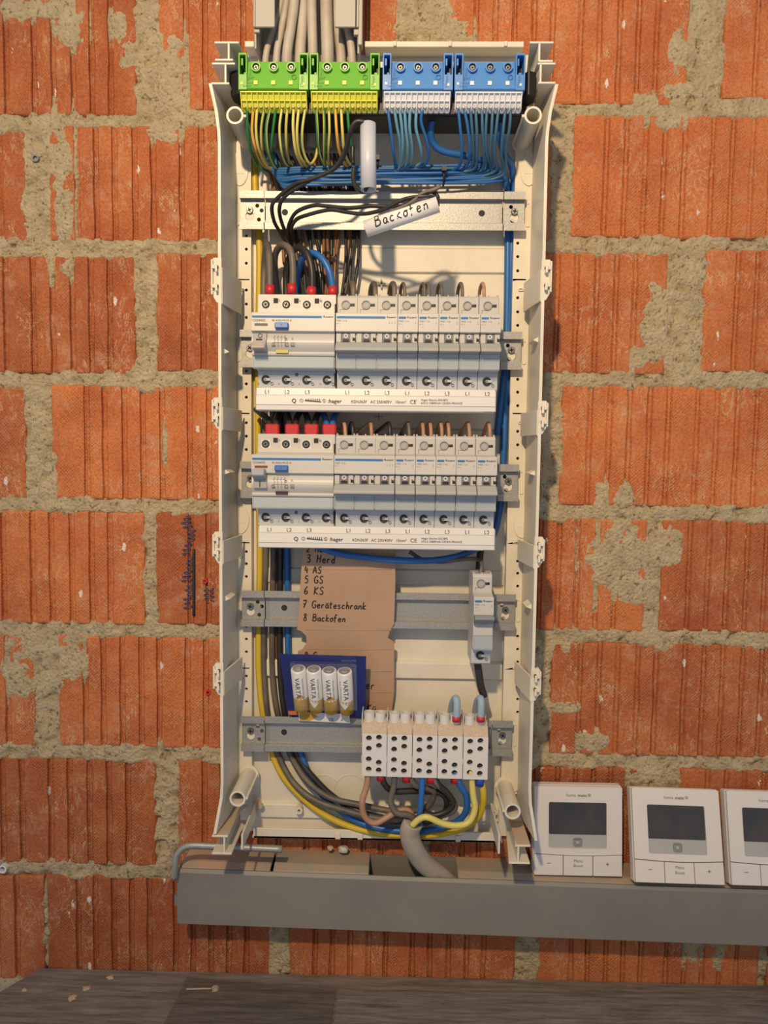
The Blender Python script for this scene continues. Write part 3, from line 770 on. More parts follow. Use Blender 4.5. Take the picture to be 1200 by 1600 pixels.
# ================================================================== BREAKERS
def body_profile(z0):
    return [(z0+41, 29.6), (z0+42, 55), (z0+42, 64), (z0+40, 66), (z0+26, 66), (z0+25, 72), (z0+24, 81), (z0+8, 82.5), (z0+7, 77.5), (z0-11, 78.5), (z0-12.5, 77),
            (z0-22.5, 77), (z0-23.5, 74), (z0-24.5, 66), (z0-39, 65), (z0-41, 63), (z0-41, 29.6)]
MW = 17.75
def mcb_face(t, x0, z0, w_, on=False, brand=True, nprint=True, low=True):
    """the visible pieces of one pole"""
    b = MB()
    b.ring(x0+7.6, z0+33.5, 3.9, 3.2, 65, 66.9, n=20); sc_ = b.build('screw_collar', 'dgrey', t)
    b = MB(); b.cyl(x0+7.6, z0+33.5, 3.25, 65, 66.3, n=16, r1=2.6); b.build('terminal_screw', 'grey', sc_)
    b = MB(); b.box(x0+11.4, x0+15.4, 65.2, 66.35, z0+32.3, z0+34.7); b.build('side_slot', 'black', t)
    b = MB(); b.box(x0+12, x0+13.4, 66.2, 66.8, z0+33.8, z0+34.4)
    b.box(x0+2.6, x0+2.9, 66, 66.2, z0+26.5, z0+29.6); b.box(x0+2.6, x0+8, 66, 66.2, z0+29.5, z0+29.8)
    b.box(x0-.12, x0+.12, 65.9, 66.15, z0+26, z0+40)
    b.build('moulded_line', 'grink', t)
    # toggle housing
    b = MB(); b.box(x0+5, x0+12.4, 77, 79.2, z0-.5, z0+7); cr_ = b.build('toggle_cradle', 'dgrey', t)
    if not on:
        b = MB(); b.ring(x0+8.7, z0+4.7, 1.9, 1.15, 79.1, 79.5, n=16); b.build('off_mark', 'cellw', cr_)
        b = MB(); b.box(x0+6, x0+11.4, 79, 80.2, z0+.2, z0+2); b.build('toggle_gap', 'black', cr_)
    else:
        b = MB(); b.box(x0+8.2, x0+9.6, 79.1, 79.4, z0-.3, z0+3.4); b.build('on_mark', 'cellw', cr_)
    b = MB(); b.box(x0+.5, x0+4.8, 77, 80.8, z0-1, z0+6.6); b.box(x0+12.6, x0+17, 77, 80.8, z0-1, z0+6.6); b.build('cradle_cheek', 'device', t, bev=.3)
    b = MB(); b.box(x0+14.8, x0+17.2, 80, 81.0, z0+.3, z0+2.8); b.box(x0+14.6, x0+15.2, 80, 81.0, z0+.3, z0+3.6); b.build('cheek_slot', 'slot', t)
def mcb_print(b, k, x0, z0, w_, poles):   # b blue/ink/grey lists
    b[0].prism([rrect(x0+.9, x0+w_-10.5, z0+19.2, z0+21.1, .7)], 81.2, 81.6)
    b[1].text(':hager', x0+w_-10.2, z0+19.1, 81.3, 3.8, sx=.95); b[1].text(':hager', x0+w_-10.0, z0+19.1, 81.3, 3.8, sx=.95)
    b[2].text('MBS %d16' % poles, x0+.9, z0+16.2, 81.6, 2.5); b[2].text('B16', x0+.9, z0+13.6, 81.8, 2.3)
    b[2].text('6000', x0+1.4, z0+11.1, 82.0, 1.9); b[2].text('3', x0+2.6, z0+8.6, 82.2, 1.9)
    for i in range(poles):
        xx = x0+w_-3.2-i*2.3
        b[2].box(xx+.9, xx+1.1, 81.5, 82, z0+15.2, z0+17); b[2].box(xx+.2, xx+1.0, 81.5, 82, z0+15, z0+15.2)
        b[2].text('5', xx-.1, z0+9.8, 82, 2.6)
def toggle(t, xa, xb, z0, on=False):
    b = MB()
    if not on: b.prof([(z0-.6, 78), (z0-1.4, 83), (z0-6.8, 90), (z0-9.2, 90), (z0-10, 78)], xa+.3, xb-.3)
    else: b.prof([(z0+8.5, 78), (z0+8.2, 90), (z0+5.5, 90.5), (z0+.5, 83), (z0-.2, 78)], xa+.3, xb-.3)
    b.build('toggle', 'grey' if not on else mat('toggle_dark', (.22, .24, .27), .45), t, bev=.5)
def clear_cover(t, xa, xb, z0):
    b = MB(); b.box(xa+1, xb-1, 76.9, 77.3, z0-21.5, z0-12.6); b.build('paper_label', 'label', t)
    b = MB(); b.box(xa+.35, xb-.35, 78.4, 79.6, z0-22.6, z0-11.4); b.box(xa+.35, xb-.35, 76, 81.4, z0-23.6, z0-21.8); b.box(xa+.35, xa+1.1, 77, 80.4, z0-22.6, z0-11.4); b.box(xb-1.1, xb-.35, 77, 80.4, z0-22.6, z0-11.4)
    b.build('clear_cover', 'clear', t, bev=.25)
def low_terms(t, x0, z0, pos, covered=True):
    for i, cx in enumerate(pos):
        cz = z0-32
        b = MB(); b.cyl(cx, cz, 3.8, 64, 66.7, 0, n=20); b.build('lower_screw_hole', 'slot', t)
        b = MB(); screw(b, cx, cz, 2.1, 66.5, .6+i); b.build('lower_screw', ['steel', 'slot'], t)
        b = MB(); b.box(cx+.8, cx+4.2, 65, 68.2, z0-33.1, z0-31); b.ring(cx, cz, 1.0, .6, 67.4, 68.2, n=10)
        b.build('busbar_tongue', 'device_low', t)
        b = MB(); b.ring(cx+5.4, z0-35.4, 1.3, 1.0, 65, 66.6, n=14); b.build('moulded_ring', 'dgrey', t)

def make_mcb(x0, z0, poles, label, group, on=False, covered=True):
    w_ = MW*poles
    t = thing('circuit_breaker', label, 'circuit breaker', (x0+w_/2, 29, z0), group)
    b = MB(); prof = body_profile(z0); b.prof(prof, x0+.12, x0+w_-.12)
    # cable entry pockets as small bumps on the top edge
    for i in range(poles):
        b.box(x0+i*MW+.5, x0+i*MW+2, 52, 64, z0+41.5, z0+43.6); b.box(x0+i*MW+8, x0+i*MW+9.4, 52, 64, z0+41.5, z0+43.2); b.box(x0+i*MW+15.8, x0+i*MW+17.2, 52, 64, z0+41.5, z0+43.6)
    b.build('body', 'device', t, bev=.45)
    b = MB()
    for i in range(poles): b.cyl(x0+i*MW+5, z0+42.1, .1, 50, 51)
    for i in range(poles):
        mcb_face(t, x0+i*MW, z0, w_, on)
    b = MB(); b.prof([(z0-24.6, 66), (z0-24.7, 66.4), (z0-39.4, 65.4), (z0-39.5, 65)], x0+.4, x0+w_-.4); b.build('lower_face', 'device_low', t)
    pr = [MB(), MB(), MB()]; mcb_print(pr, 0, x0, z0, w_, poles)
    pr[0].build('blue_stripe', 'bluek', t); pr[1].build('brand_lettering', 'vnavy', t); pr[2].build('rating_print', 'grink', t)
    toggle(t, x0, x0+w_, z0, on); 
    for i in range(poles): clear_cover(t, x0+i*MW, x0+i*MW+MW, z0)
    low_terms(t, x0, z0, [x0+i*MW+8.2 for i in range(poles)], covered)
    return t
def make_rcd(x0, z0, label, on):
    w_ = 71.0
    t = thing('residual_current_device', label, 'residual current device', (x0+w_/2, 29, z0), 'four-pole residual current devices')
    b = MB()
    b.prof([(z0+41, 29.6), (z0+42, 62), (z0+42.5, 65), (z0+30, 66), (z0+26, 66.5), (z0+25, 72), (z0+24, 72), (z0-24, 72), (z0-24.5, 66), (z0-39, 65), (z0-41, 63), (z0-41, 29.6)], x0+1.5, x0+w_-.5)
    bul = [(z0+24.5, 70), (z0+24, 81), (z0+8, 82.5), (z0+7, 79)]
    for i in range(9):
        tt = i/8; bul.append((z0+6-tt*15.5, 79+3.4*math.sin(math.pi*tt)))
    bul += [(z0-10.5, 80), (z0-12.5, 79.5), (z0-13, 77), (z0-22.5, 77), (z0-23.5, 70)]
    b.prof(bul, x0-1.2, x0+w_-.3)
    b.build('body', 'device', t, bev=.4)
    b = MB(); b.prof([(z0-24.6, 66), (z0-24.7, 66.4), (z0-39.4, 65.4), (z0-39.5, 65)], x0+2.5, x0+w_-1.5); b.build('lower_face', 'device_low', t)
    for i in range(4):
        cx = x0+8.6+i*18.1
        b = MB(); b.prism([[(cx+4.2, z0+37), (cx-3.5, z0+37), (cx-4.2, z0+34), (cx-4.2, z0+29.5), (cx+4.8, z0+29.5)]], 65.4, 66.2); b.build('screw_pocket', 'bus', t)
        b = MB(); b.cyl(cx, z0+33.4, 3.5, 65.5, 66.5); b.build('screw_hole', 'slot', t)
        b = MB(); screw(b, cx, z0+33.2, 2.6, 66.4, .5+i*.7); b.build('terminal_screw', ['steel', 'slot'], t)
    b = MB()
    for i in range(3):
        cx = x0+17.5+i*18.1; b.box(cx-2, cx+1.8, 65.4, 66.6, z0+35, z0+38.8)
    b.box(x0+w_-1.6, x0+w_-.3, 66, 67, z0+26, z0+34); b.box(x0+w_-1.6, x0+w_-.3, 65, 67, z0-37, z0-26)
    b.build('latch_window', 'slot', t)
    b = MB()
    for i, s in enumerate('135N'): b.text(s, x0+2.3+i*18.1-(1.8 if i == 0 else .6), z0+36, 66.3, 2.8)
    for i, s in enumerate('246N'): b.text(s, x0+1.4+i*18.1, z0-36.5, 65.6, 2.8)
    b.text('CDS440D', x0-.3, z0+16.0, 81.9, 2.9, sx=.95); b.text('40 A/IΔn=0.03 A', x0+16.5, z0+16.2, 81.9, 2.5)
    # printed circuit
    for i in range(4):
        xx = x0+19+i*3; b.box(xx, xx+.18, 80.5, 82.9, z0-5.4, z0+1.5); b.box(xx-1.3, xx, 82.0, 82.6, z0+2.6, z0+2.8); b.box(xx-.1, xx+.2, 82, 82.5, z0+3.2, z0+4.6)
    b.box(x0+17, x0+31, 82.3, 82.75, z0-2.0, z0-1.8); b.box(x0+17, x0+20, 82.2, 82.6, z0-4.6, z0-4.4); b.prism([rect(x0+16.5, x0+18.5, z0-5, z0-2.6), rect(x0+16.8, x0+18.2, z0-4.7, z0-2.9)], 82, 82.6)
    b.prism([rect(x0+28.5, x0+31, z0-5, z0-2.6), rect(x0+28.8, x0+30.7, z0-4.7, z0-2.9)], 82, 82.6); b.ring(x0+29, z0+1, 1.1, .85, 82, 82.7)
    b.text('A', x0+33.5, z0+.8, 82.4, 2.6); b.prism([rect(x0+33, x0+36.4, z0-4.9, z0-1.8), rect(x0+33.25, x0+36.15, z0-4.65, z0-2.05)], 82, 82.7); b.text('X', x0+33.7, z0-4.4, 82.4, 2.6)
    b.build('rating_print', 'grink', t)
    b = MB(); b.ring(x0+36, z0-27.5, 1.3, 1.0, 66, 66.8, n=16); b.text('Q', x0+35.0, z0-28.5, 66.5, 2.4); b.build('moulded_mark', 'ink', t)
    b = MB(); b.prism([rect(x0-.5, x0+w_-11.5, z0+19.2, z0+21.1)], 81.2, 81.6); b.build('blue_stripe', 'bluek', t)
    b = MB(); b.text(':hager', x0+w_-11, z0+19.0, 81.3, 3.9); b.text(':hager', x0+w_-10.8, z0+19.0, 81.3, 3.9); b.build('brand_lettering', 'vnavy', t)
    b = MB(); b.box(x0+1.8, x0+13, 81.8, 82.5, z0+12.4, z0+14.3); b.build('status_window', mat('status_' + ('red' if on else 'green'), (.20, .05, .04) if on else (.10, .12, .07), .4), t)
    b = MB(); b.prof([(z0+15, 81), (z0+14.6, 86), (z0+10, 86.5), (z0+9.2, 81)], x0+19.6, x0+31.2); tbn = b.build('test_button', mat('button_blue', (.03, .13, .45), .4), t, bev=.6)
    b = MB(); b.text('T', x0+24.6, z0+11.4, 86.3, 2.6); b.build('button_lettering', 'dblue2', tbn)
    b = MB()
    if on:
        b.prof([(z0+11.5, 80), (z0+11.5, 93), (z0+6, 93.5), (z0+2.6, 86), (z0+2.4, 80)], x0+1, x0+11.8); b.build('toggle', mat('toggle_up', (.34, .36, .40), .45), t, bev=.7)
        b = MB(); b.box(x0+1, x0+12.8, 79, 84.2, z0-5.5, z0+3); b.build('toggle_cradle', 'grey', t, bev=.5)
        b = MB(); b.box(x0+6.2, x0+7, 84, 84.5, z0-4.4, z0+1.2); b.build('on_mark', 'ink', t)
    else:
        b.box(x0+1, x0+12.4, 79, 83.4, z0-1.4, z0+5.8); b.build('toggle_cradle', 'grey', t, bev=.5)
        b = MB(); b.prof([(z0-.6, 80), (z0-1, 86), (z0-7, 94), (z0-8.4, 94), (z0-9, 80)], x0+.5, x0+12.2); b.build('toggle', mat('toggle_down', (.45, .41, .37), .5), t, bev=.7)
        b = MB(); b.ring(x0+6.8, z0+3.6, 1.9, 1.4, 83.2, 83.7); b.box(x0+3.2, x0+8.6, 83.2, 83.7, z0-.2, z0+1); b.build('off_mark', 'ink', t)
    b = MB(); b.box(x0+20, x0+30.6, 79.8, 81.6, z0-10.6, z0-8); b.build('trip_indicator', mat('indicator_' + ('dark' if on else 'yellow'), (.06, .02, .02) if on else (.55, .48, .10), .4), t)
    b = MB(); b.box(x0, x0+w_-1.5, 76.9, 77.3, z0-21.5, z0-13.4); b.build('paper_label', mat('pale_green_label', (.42, .46, .46), .5), t)
    b = MB(); b.box(x0-.8, x0+w_-1, 78.6, 79.8, z0-22.6, z0-13.2); b.box(x0-.8, x0+w_-1, 76, 81.6, z0-23.6, z0-21.8); b.box(x0-.8, x0+.2, 77, 81, z0-22.6, z0-13); b.box(x0+w_-2, x0+w_-1, 77, 81, z0-22.6, z0-13)
    b.build('clear_cover', 'clear', t, bev=.3)
    b = MB()
    for i in range(4):
        cx = x0+8.6+i*18.1; b.prism([[(cx-4.4, z0-27.6), (cx+4.6, z0-27.6), (cx+4.6, z0-34), (cx+2.6, z0-36), (cx-2.4, z0-36), (cx-4.4, z0-33)]], 65, 66.0)
    b.build('lower_pocket', 'device_low', t)
    low_terms(t, x0, z0, [x0+8.6+i*18.1 for i in range(4)])
    return t
def make_busbar(x0, x1, z0, label, first):
    t = thing('busbar_cover', label, 'busbar', ((x0+x1)/2, 50, z0-60), 'white comb busbars')
    b = MB(); b.prof([(z0-40.2, 58), (z0-40.2, 69.5), (z0-46.3, 70.5), (z0-46.6, 71.5), (z0-54.8, 72.4), (z0-55.2, 71.6), (z0-59.2, 71.6), (z0-60, 70.5), (z0-60, 50), (z0-58, 50), (z0-58, 58)], x0, x1)
    cs_ = b.build('cover_strip', 'bus', t, bev=.3)
    b = MB(); b.box(x0-.8, x0, 50, 71, z0-59.5, z0-41); b.box(x1, x1+.8, 50, 71, z0-59.5, z0-41); b.build('end_cap', 'device', t, bev=.3)
    b = MB(); b.box(x1-10, x1, 71.4, 72, z0-59.6, z0-59.2); b.box(x0, x1, 70.0, 70.7, z0-46.5, z0-46.2)
    b.build('seam', 'grink', t)
    b = MB(); names = ['L1', 'L2', 'L3']
    xs = [x0+9.2+i*17.9 for i in range(3)] + [x0+80+i*17.6 for i in range(8)]
    for i, x in enumerate(xs): b.text(names[i % 3], x-.2, z0-45.4, 69.9, 5.0, al='C', sx=.95, th=.5)
    b.text('Q', x0+31.2, z0-53.2, 71.9, 5.2, th=.5); b.text('Q', x0+31.4, z0-53.2, 71.9, 5.2, th=.5)
    b.ring(x0+40, z0-51.3, 1.6, 1.35, 71.6, 72.4); b.text('1', x0+39.4, z0-52.3, 72, 2.6, th=.5); b.ring(x0+60, z0-51.3, 1.6, 1.35, 71.6, 72.4); b.text('2', x0+59.2, z0-52.3, 72, 2.6, th=.5)
    b.prism([[(x0+43, z0-50.6), (x0+57.5, z0-52), (x0+57.5, z0-52.6), (x0+43, z0-51.4)]], 72, 72.7)
    for i in range(8): b.box(x0+44+i*1.7, x0+44.5+i*1.7, 72, 72.6, z0-51.6-.1*i, z0-49.6)
    b.text(':hager', x0+63, z0-53.1, 71.9, 5.0, th=.5); b.text(':hager', x0+63.15, z0-53.1, 71.9, 5.0, th=.5)
    b.text('KDN363F   AC 230/400V   10mm²', x0+83.5, z0-53, 72, 3.7, th=.5, sx=.92)
    b.text('CE', x0+135, z0-53.2, 71.9, 5.0, th=.5)
    b.text('Hager Electro SAS-BP3', x0+145, z0-50.4, 71.8, 2.5, th=.5); b.text('67215 OBERNAI CEDEX-FRANCE', x0+145, z0-53.2, 72, 2.5, th=.5)
    b.build('lettering', 'ink', cs_)

for r_, (z0, rn, xo) in enumerate(((RZ[1], 'upper', 0), (RZ[2], 'lower', -.6))):
    make_rcd(-127.5+xo*.2, z0, 'wide residual current device in the %s row with its toggle %s' % (rn, 'down' if r_ == 0 else 'up'), r_ == 1)
    x = -56.0+xo
    make_mcb(x, z0, 3, 'three-pole circuit breaker with one long blue stripe in the %s row' % rn, 'three-pole breakers')
    x += 3*MW
    first = make_mcb(x, z0, 1, 'first narrow breaker right of the three-pole one in the %s row' % rn, 'single-pole breakers in rows') if r_ == 0 else None
    if r_ == 0: proto_mcb = first
    for i in range(5):
        if r_ == 0 and i == 0: continue
        c = dup(proto_mcb, (x+(i+.5)*MW, 29, z0)); 
        lab = ('first', 'second', 'third', 'fourth')[i] + ' narrow breaker right of the three-pole one in the %s row' % rn if i < 4 else 'last narrow breaker at the right end of the %s row' % rn
        tag(c, lab, 'circuit breaker', 'single-pole breakers in rows')
    make_busbar(-126.4+xo*-3.5, 83.6+xo*-3, z0+.6 if r_ == 0 else z0+.8, 'white printed comb busbar strip under the %s breaker row' % rn, r_ == 0)
lone = make_mcb(67.4, RZ[3], 1, 'lone circuit breaker switched on, standing alone on the fourth rail', 'single breaker', on=True)
del lone['group']

# ================================================================== WIRES
def wire(pts, r, m1, label, group, name='wire', cat='wire', stripe=None, twist=0, n=8, k=6, px=True, kind=None, phase=0, taper=None):
    P = [W(*p) for p in pts] if px else pts
    mb = MB().tube(P, r, n=n, k=k, stripe=stripe, twist=twist, phase=phase, taper=taper)
    mats = [m1] if not stripe else [m1, 'wg']
    return tag(mb.build(name, mats, origin=P[0]), label, cat, group, kind)
# green-yellow earth wires under the green blocks: (start x, [points], material)
GY = [
 (386, [(387,205,66),(392,235,52),(402,258,30),(418,268,22)], 'wg'), (396, [(394,205,70),(400,235,60),(410,256,34),(425,266,24)], 'wor'),
 (402, [(400,200,72),(404,232,62),(417,259,40),(430,268,24)], 'wyp'), (413, [(408,200,68),(409,232,56),(414,250,38),(424,262,24)], 'wyp'),
 (422, [(416,200,74),(418,235,64),(427,259,42),(438,266,22)], 'wyp'), (431, [(427,200,70),(424,232,58),(428,256,38),(440,264,22)], 'wg'),
 (441, [(437,200,74),(440,235,64),(447,255,46),(458,262,24)], 'wyp'), (449, [(447,200,70),(448,230,58),(452,253,38),(456,262,22)], 'wyp'),
 (459, [(458,200,76),(462,236,66),(471,257,48),(480,262,24)], 'wyp'), (467, [(464,205,74),(467,238,62),(477,258,46),(484,262,22)], 'wyp'),
 (477, [(472,205,74),(474,236,62),(484,256,50),(493,246,40),(497,225,30)], 'wyp'),
 (494, [(496,205,74),(498,236,62),(506,259,44),(512,265,22)], 'wyp'), (506, [(507,205,76),(507,240,62),(508,259,44),(508,268,22)], 'wy'),
 (514, [(515,205,72),(513,236,60),(514,256,42),(517,266,22)], 'wyp'), (524, [(526,205,76),(530,236,64),(540,258,44),(550,262,22)], 'wor'),
 (533, [(535,205,74),(538,236,62),(547,257,42),(550,240,30),(549,225,24)], 'wyp'), (543, [(545,200,72),(549,228,60),(550,250,42),(556,258,24)], 'wg')]
for i, (sx_, pts, mt) in enumerate(GY):
    wh = 'left' if i < 11 else 'right'; k_ = i if i < 11 else i-11
    wire([(sx_, 156, 76), (sx_, 168, 76)] + pts, 1.25, mt, '%s green and yellow wire counted from the left under the %s green block' % (ORD[k_], wh), 'earth wires of the green blocks',
         stripe=None if mt in ('wg', 'wor') else (2, 3), phase=i*.9, n=8)
BL = [(606, [(610,200,72),(615,240,60),(617,264,40),(600,268,32)], 'wblue'), (616, [(620,195,72),(625,225,62),(622,258,44),(596,262,32)], 'wlblue'),
      (624, [(628,200,72),(629,235,60),(622,264,42),(590,266,32)], 'wlblue'), (632, [(634,200,72),(637,235,60),(630,262,42),(585,269,32)], 'wlblue'),
      (641, [(640,200,72),(644,232,60),(640,258,44),(610,266,34)], 'wlblue'), (651, [(650,200,72),(658,235,60),(655,257,44),(620,263,34)], 'wlblue'),
      (661, [(658,190,72),(668,225,62),(668,250,50),(655,260,42),(615,264,34)], 'wblue')]
for i, (sx_, pts, mt) in enumerate(BL):
    wire([(sx_, 156, 76), (sx_, 168, 76)] + pts, 1.35, mt, '%s blue wire counted from the left under the left blue block' % ORD[i], 'neutral wires of the left blue block')
BR = [(716, [(719,200,72),(722,235,60),(718,258,46),(705,267,36)], 'wblue'), (725, [(731,200,72),(734,235,60),(730,258,44),(712,270,34)], 'wblue'),
      (735, [(738,205,70),(740,240,56),(735,262,42),(705,273,34)], 'wsblue'), (743, [(745,205,72),(745,240,58),(740,264,42),(700,271,36)], 'wsblue'),
      (753, [(754,205,72),(756,240,58),(752,266,40),(715,274,34)], 'wsblue'), (761, [(759,205,72),(760,240,58),(766,264,40),(735,277,34)], 'wsblue'),
      (770, [(768,205,72),(766,240,58),(768,262,42),(740,275,34)], 'wsblue'), (779, [(775,205,72),(772,240,58),(775,266,42),(745,278,34)], 'wsblue'),
      (790, [(786,205,72),(783,240,58),(785,268,40),(750,280,34)], 'wsblue'), (798, [(796,200,72),(790,230,60),(788,270,40),(760,283,34)], 'wsblue')]
for i, (sx_, pts, mt) in enumerate(BR):
    wire([(sx_, 156, 76), (sx_, 168, 76)] + pts, 1.35, mt, '%s blue wire counted from the left under the right blue block' % ORD[i], 'neutral wires of the right blue block')
for i in range(9):
    y = 258+i*3.4
    wire([(404+i*3, 246-i*1.0, 22), (425+i*2, y+5, 32), (470, y+4, 36+i % 3*2), (530, y+3+i % 2, 38+(i*7) % 5), (600, y+3-i % 3, 36+(i*5) % 6), (690, y+1+i % 2, 36+(i*3) % 5), (740+i*2, y, 36), (778+i, y-2-i % 3, 33)],
         1.35, ('wblue', 'wsblue', 'wblue')[i % 3], '%s thin blue wire from the top in the bundle running across below the terminal blocks' % ORD[i], 'blue wires of the cross bundle')
for px, py, lb in ((693, 275, 'right black cable tie round the blue cross bundle'), (590, 258, 'left black cable tie beside the grey tube')):
    x, z = G(px, py, 38); b = MB(); 
    L = circ(0, 0, 1, 14); pts = [(x, 38+8*math.cos(i/7*math.pi), z+ (8 if px > 600 else 5)*math.sin(i/7*math.pi)) for i in range(15)]
    b.tube(pts, 1.0, n=6, raw=True); b.box(x-2, x+2, 44, 49, z+1, z+5); b.build('cable_tie', 'black', origin=(x, 38, z)); 
    tag(bpy.context.scene.collection.objects[-1], lb, 'cable tie', 'black cable ties')
# thick blue neutrals
wire([(678,160,60),(678,178,60),(673,200,54),(676,222,46),(692,236,42),(730,244,38),(765,256,30),(785,275,18),(793,300,12),(793,420,11),(790,560,11),(781,640,13),(777,680,13)], 3.2, 'wblue',
     'thick blue cable leaving the gap beside the left blue block', 'thick blue neutral cables', 'power_cable', 'cable')
wire([(782,160,60),(782,178,58),(782,215,50),(788,240,36),(800,262,20),(803,300,12),(799,380,10),(796,460,10),(793,560,11),(789,650,12),(785,740,12),(780,800,14),(768,840,24),(735,862,36),(690,874,44),(640,876,48),(580,872,50),(525,864,48),(490,850,42)], 3.2, 'wblue',
     'thick blue cable looping down the right side and back under the lower row', 'thick blue neutral cables', 'power_cable', 'cable')
# sheathed cables in the top duct
CT = [(415,92,441,0,10,'leftmost'),(432,92,448,0,11,''),(448,92,460,0,15,''),(469,92,474,0,17,''),(489,92,487,0,15,''),(512,92,510,0,19,''),(533,92,520,0,15,''),(550,92,538,0,12,'')]
CNM = ['first', 'second', 'third', 'fourth', 'fifth', 'sixth', 'seventh', 'last']
for i, (xb, yb, xt, yt, wpx, _) in enumerate(CT):
    r = wpx*.60/2; dd = 20+(i % 3)*4
    wire([(xb+(xb-480)*.05-3, 232, 17), (xb, 190, 18), (xb, yb, dd), ((xb+xt)/2, 46, dd), (xt, yt, dd), (xt+(xt-xb)*.3, -60, dd)], r, 'sheath',
         '%s pale sheathed cable from the left coming down the top duct' % CNM[i], 'sheathed cables in the top duct', 'sheathed_cable', 'cable', n=12)
# loose cores between the sheaths and the upper breaker row
cores = [(430,240,455,300,462,362,478,465,'wblack'),(440,238,464,300,472,362,492,465,'wbrown'),(450,240,472,300,480,362,500,465,'wblack'),(455,245,478,300,484,362,497,465,'wblack'),
         (463,238,486,300,492,362,505,465,'wblack'),(470,238,494,300,497,362,510,465,'wgrey'),(478,240,501,300,503,362,508,465,'wblack'),(486,240,506,300,506,362,513,465,'wbrown'),
         (494,238,511,300,511,362,508,465,'wbrown'),(500,238,516,300,518,362,525,465,'wblack'),(508,240,522,300,524,362,519,400,'wbrown'),(515,240,527,300,530,362,523,465,'wbrown'),
         (522,240,532,300,540,362,534,465,'wblack'),(528,240,538,300,546,362,543,465,'wbrown'),(533,240,545,300,552,362,538,465,'wblack'),(538,238,550,300,556,362,546,465,'wblack'),
         (542,238,555,300,561,362,551,465,'wblack'),(425,240,447,300,450,362,470,465,'wblack'),(418,238,438,300,456,362,482,465,'wgrey'),(412,236,430,300,442,362,452,400,'wbrown')]
cores.sort(key=lambda c: c[4]); cnt = {}
for i, (x1, y1, x2, y2, x3, y3, x4, y4, mt) in enumerate(cores):
    cnt[mt] = cnt.get(mt, 0)+1
    wire([(x1, y1, 18), (x2, y2, 13), (x2+(x3-x2)*.5, 330, 12), (x3, y3, 13), ((x3+x4)/2+(3 if i % 2 else -3), 412, 16+i % 4*2), (x4, y4, 22)], 1.5, mt,
         '%s %s core from the left in the bundle below the top rail' % (ORD[cnt[mt]-1], mt[1:]), 'cores in the bundle behind the top rail, '+mt[1:])
# big arches with red ferrules into the upper device
ARCH = [([(412,470,20),(413,420,20),(416,385,30),(419,386,42),(421,410,50),(422,455,56)], 'wgrey', 'grey-black cable bent straight down into the first upper terminal'),
        ([(437,480,20),(430,430,22),(430,398,34),(441,383,46),(454,392,54),(458,420,57),(457,455,57)], 'wgrey', 'grey-black cable arching into the second upper terminal'),
        ([(448,480,20),(447,430,22),(454,398,34),(466,387,46),(479,395,54),(487,420,57),(488,456,57)], 'wblack', 'black cable arching into the third upper terminal'),
        ([(460,470,20),(465,430,26),(473,404,40),(487,395,50),(503,404,56),(515,425,58),(521,455,57)], 'wblue', 'thick blue cable arching into the last upper terminal')]
FR = [(422,453,'first'),(456,451,'second'),(487,456,'third'),(520,455,'fourth')]
for (pts, mt, lb), (fx, fy, nm) in zip(ARCH, FR):
    wire(pts, 3.1 if mt != 'wblue' else 3.0, mt, lb, 'cables arching into the upper device', 'power_cable', 'cable', n=10)
    x, z = G(fx, fy, 57)
    tag(MB().tube([(x, 57, z+4), (x, 57, z-5)], 4.0, n=14, raw=True).build('ferrule', 'red', origin=(x, 57, z)), '%s red ferrule from the left on the upper device' % nm, 'ferrule', 'red ferrules on the upper device')
# twin ferrules of the lower device
for i, fx in enumerate((426, 457, 487, 515)):
    x, z = G(fx, 673, 58); b = MB()
    b.prism([[(x-6.3, z+6), (x+6.3, z+6), (x+6.3, z-2), (x+3.8, z-5.5), (x-3.8, z-5.5), (x-6.3, z-2)]], 53, 62)
    tag(b.build('twin_ferrule', 'red', origin=(x, 58, z), bev=1.2), '%s red twin ferrule from the left on the lower device' % ORD[i], 'ferrule', 'red twin ferrules on the lower device')
    for s in (-1, 1):
        mt = 'wblack' if i < 3 else 'wblue'
        wire([(fx+s*16-4, 618, 24), (fx+s*12, 640, 34), (fx+s*7, 652, 46), (fx+s*5, 662, 56), (fx+s*5, 671, 58)] if not (i == 0 and s < 0) else [(400,640,30),(408,646,40),(417,654,50),(421,663,56),(422,671,58)],
             2.9, mt, '%s thick %s cable entering the %s twin red ferrule' % ('left' if s < 0 else 'right', 'black' if i < 3 else 'blue', ORD[i]), 'cables into the twin ferrules', 'power_cable', 'cable', n=10)
# hook wires into the breakers
H1 = [(549,'wgrey',3.0),(583,'wgrey',2.6),(613,'wgrey',2.6),(629,'wgrey',1.6),(660,'wgrey',1.6),(667,'wgrey',1.6),(687,'wgrey',1.6),(719,'wgrey',1.7),(753,'wtan',1.7)]
for i, (x, mt, r) in enumerate(H1):
    wire([(x-4,490,24),(x-4,462,32),(x-2,448,42),(x+1,443,50),(x+3,449,57),(x+3.5,466,59)], r*.95, mt, '%s short wire hooked over into the top of the upper breakers' % ORD[i], 'hooked wires into the upper breakers')
H2 = [(537,'wtan',0),(549,'wblack',0),(578,'wtan',-24),(607,'wblack',-26),(637,'wgrey',-10),(659,'wtan',-8),(671,'wtan',-8),(688,'wtan',-3),(699,'wtan',-6),(731,'wtan',-12),(763,'wtan',-6)]
for i, (x, mt, dx) in enumerate(H2):
    wire([(x-4+dx,710,22),(x-3+dx*.8,682,26),(x-2+dx*.3,668,40),(x,661,50),(x+2,668,57),(x+3,690,59)], 1.75, mt, '%s short wire hooked over into the top of the lower breakers' % ORD[i], 'hooked wires into the lower breakers')
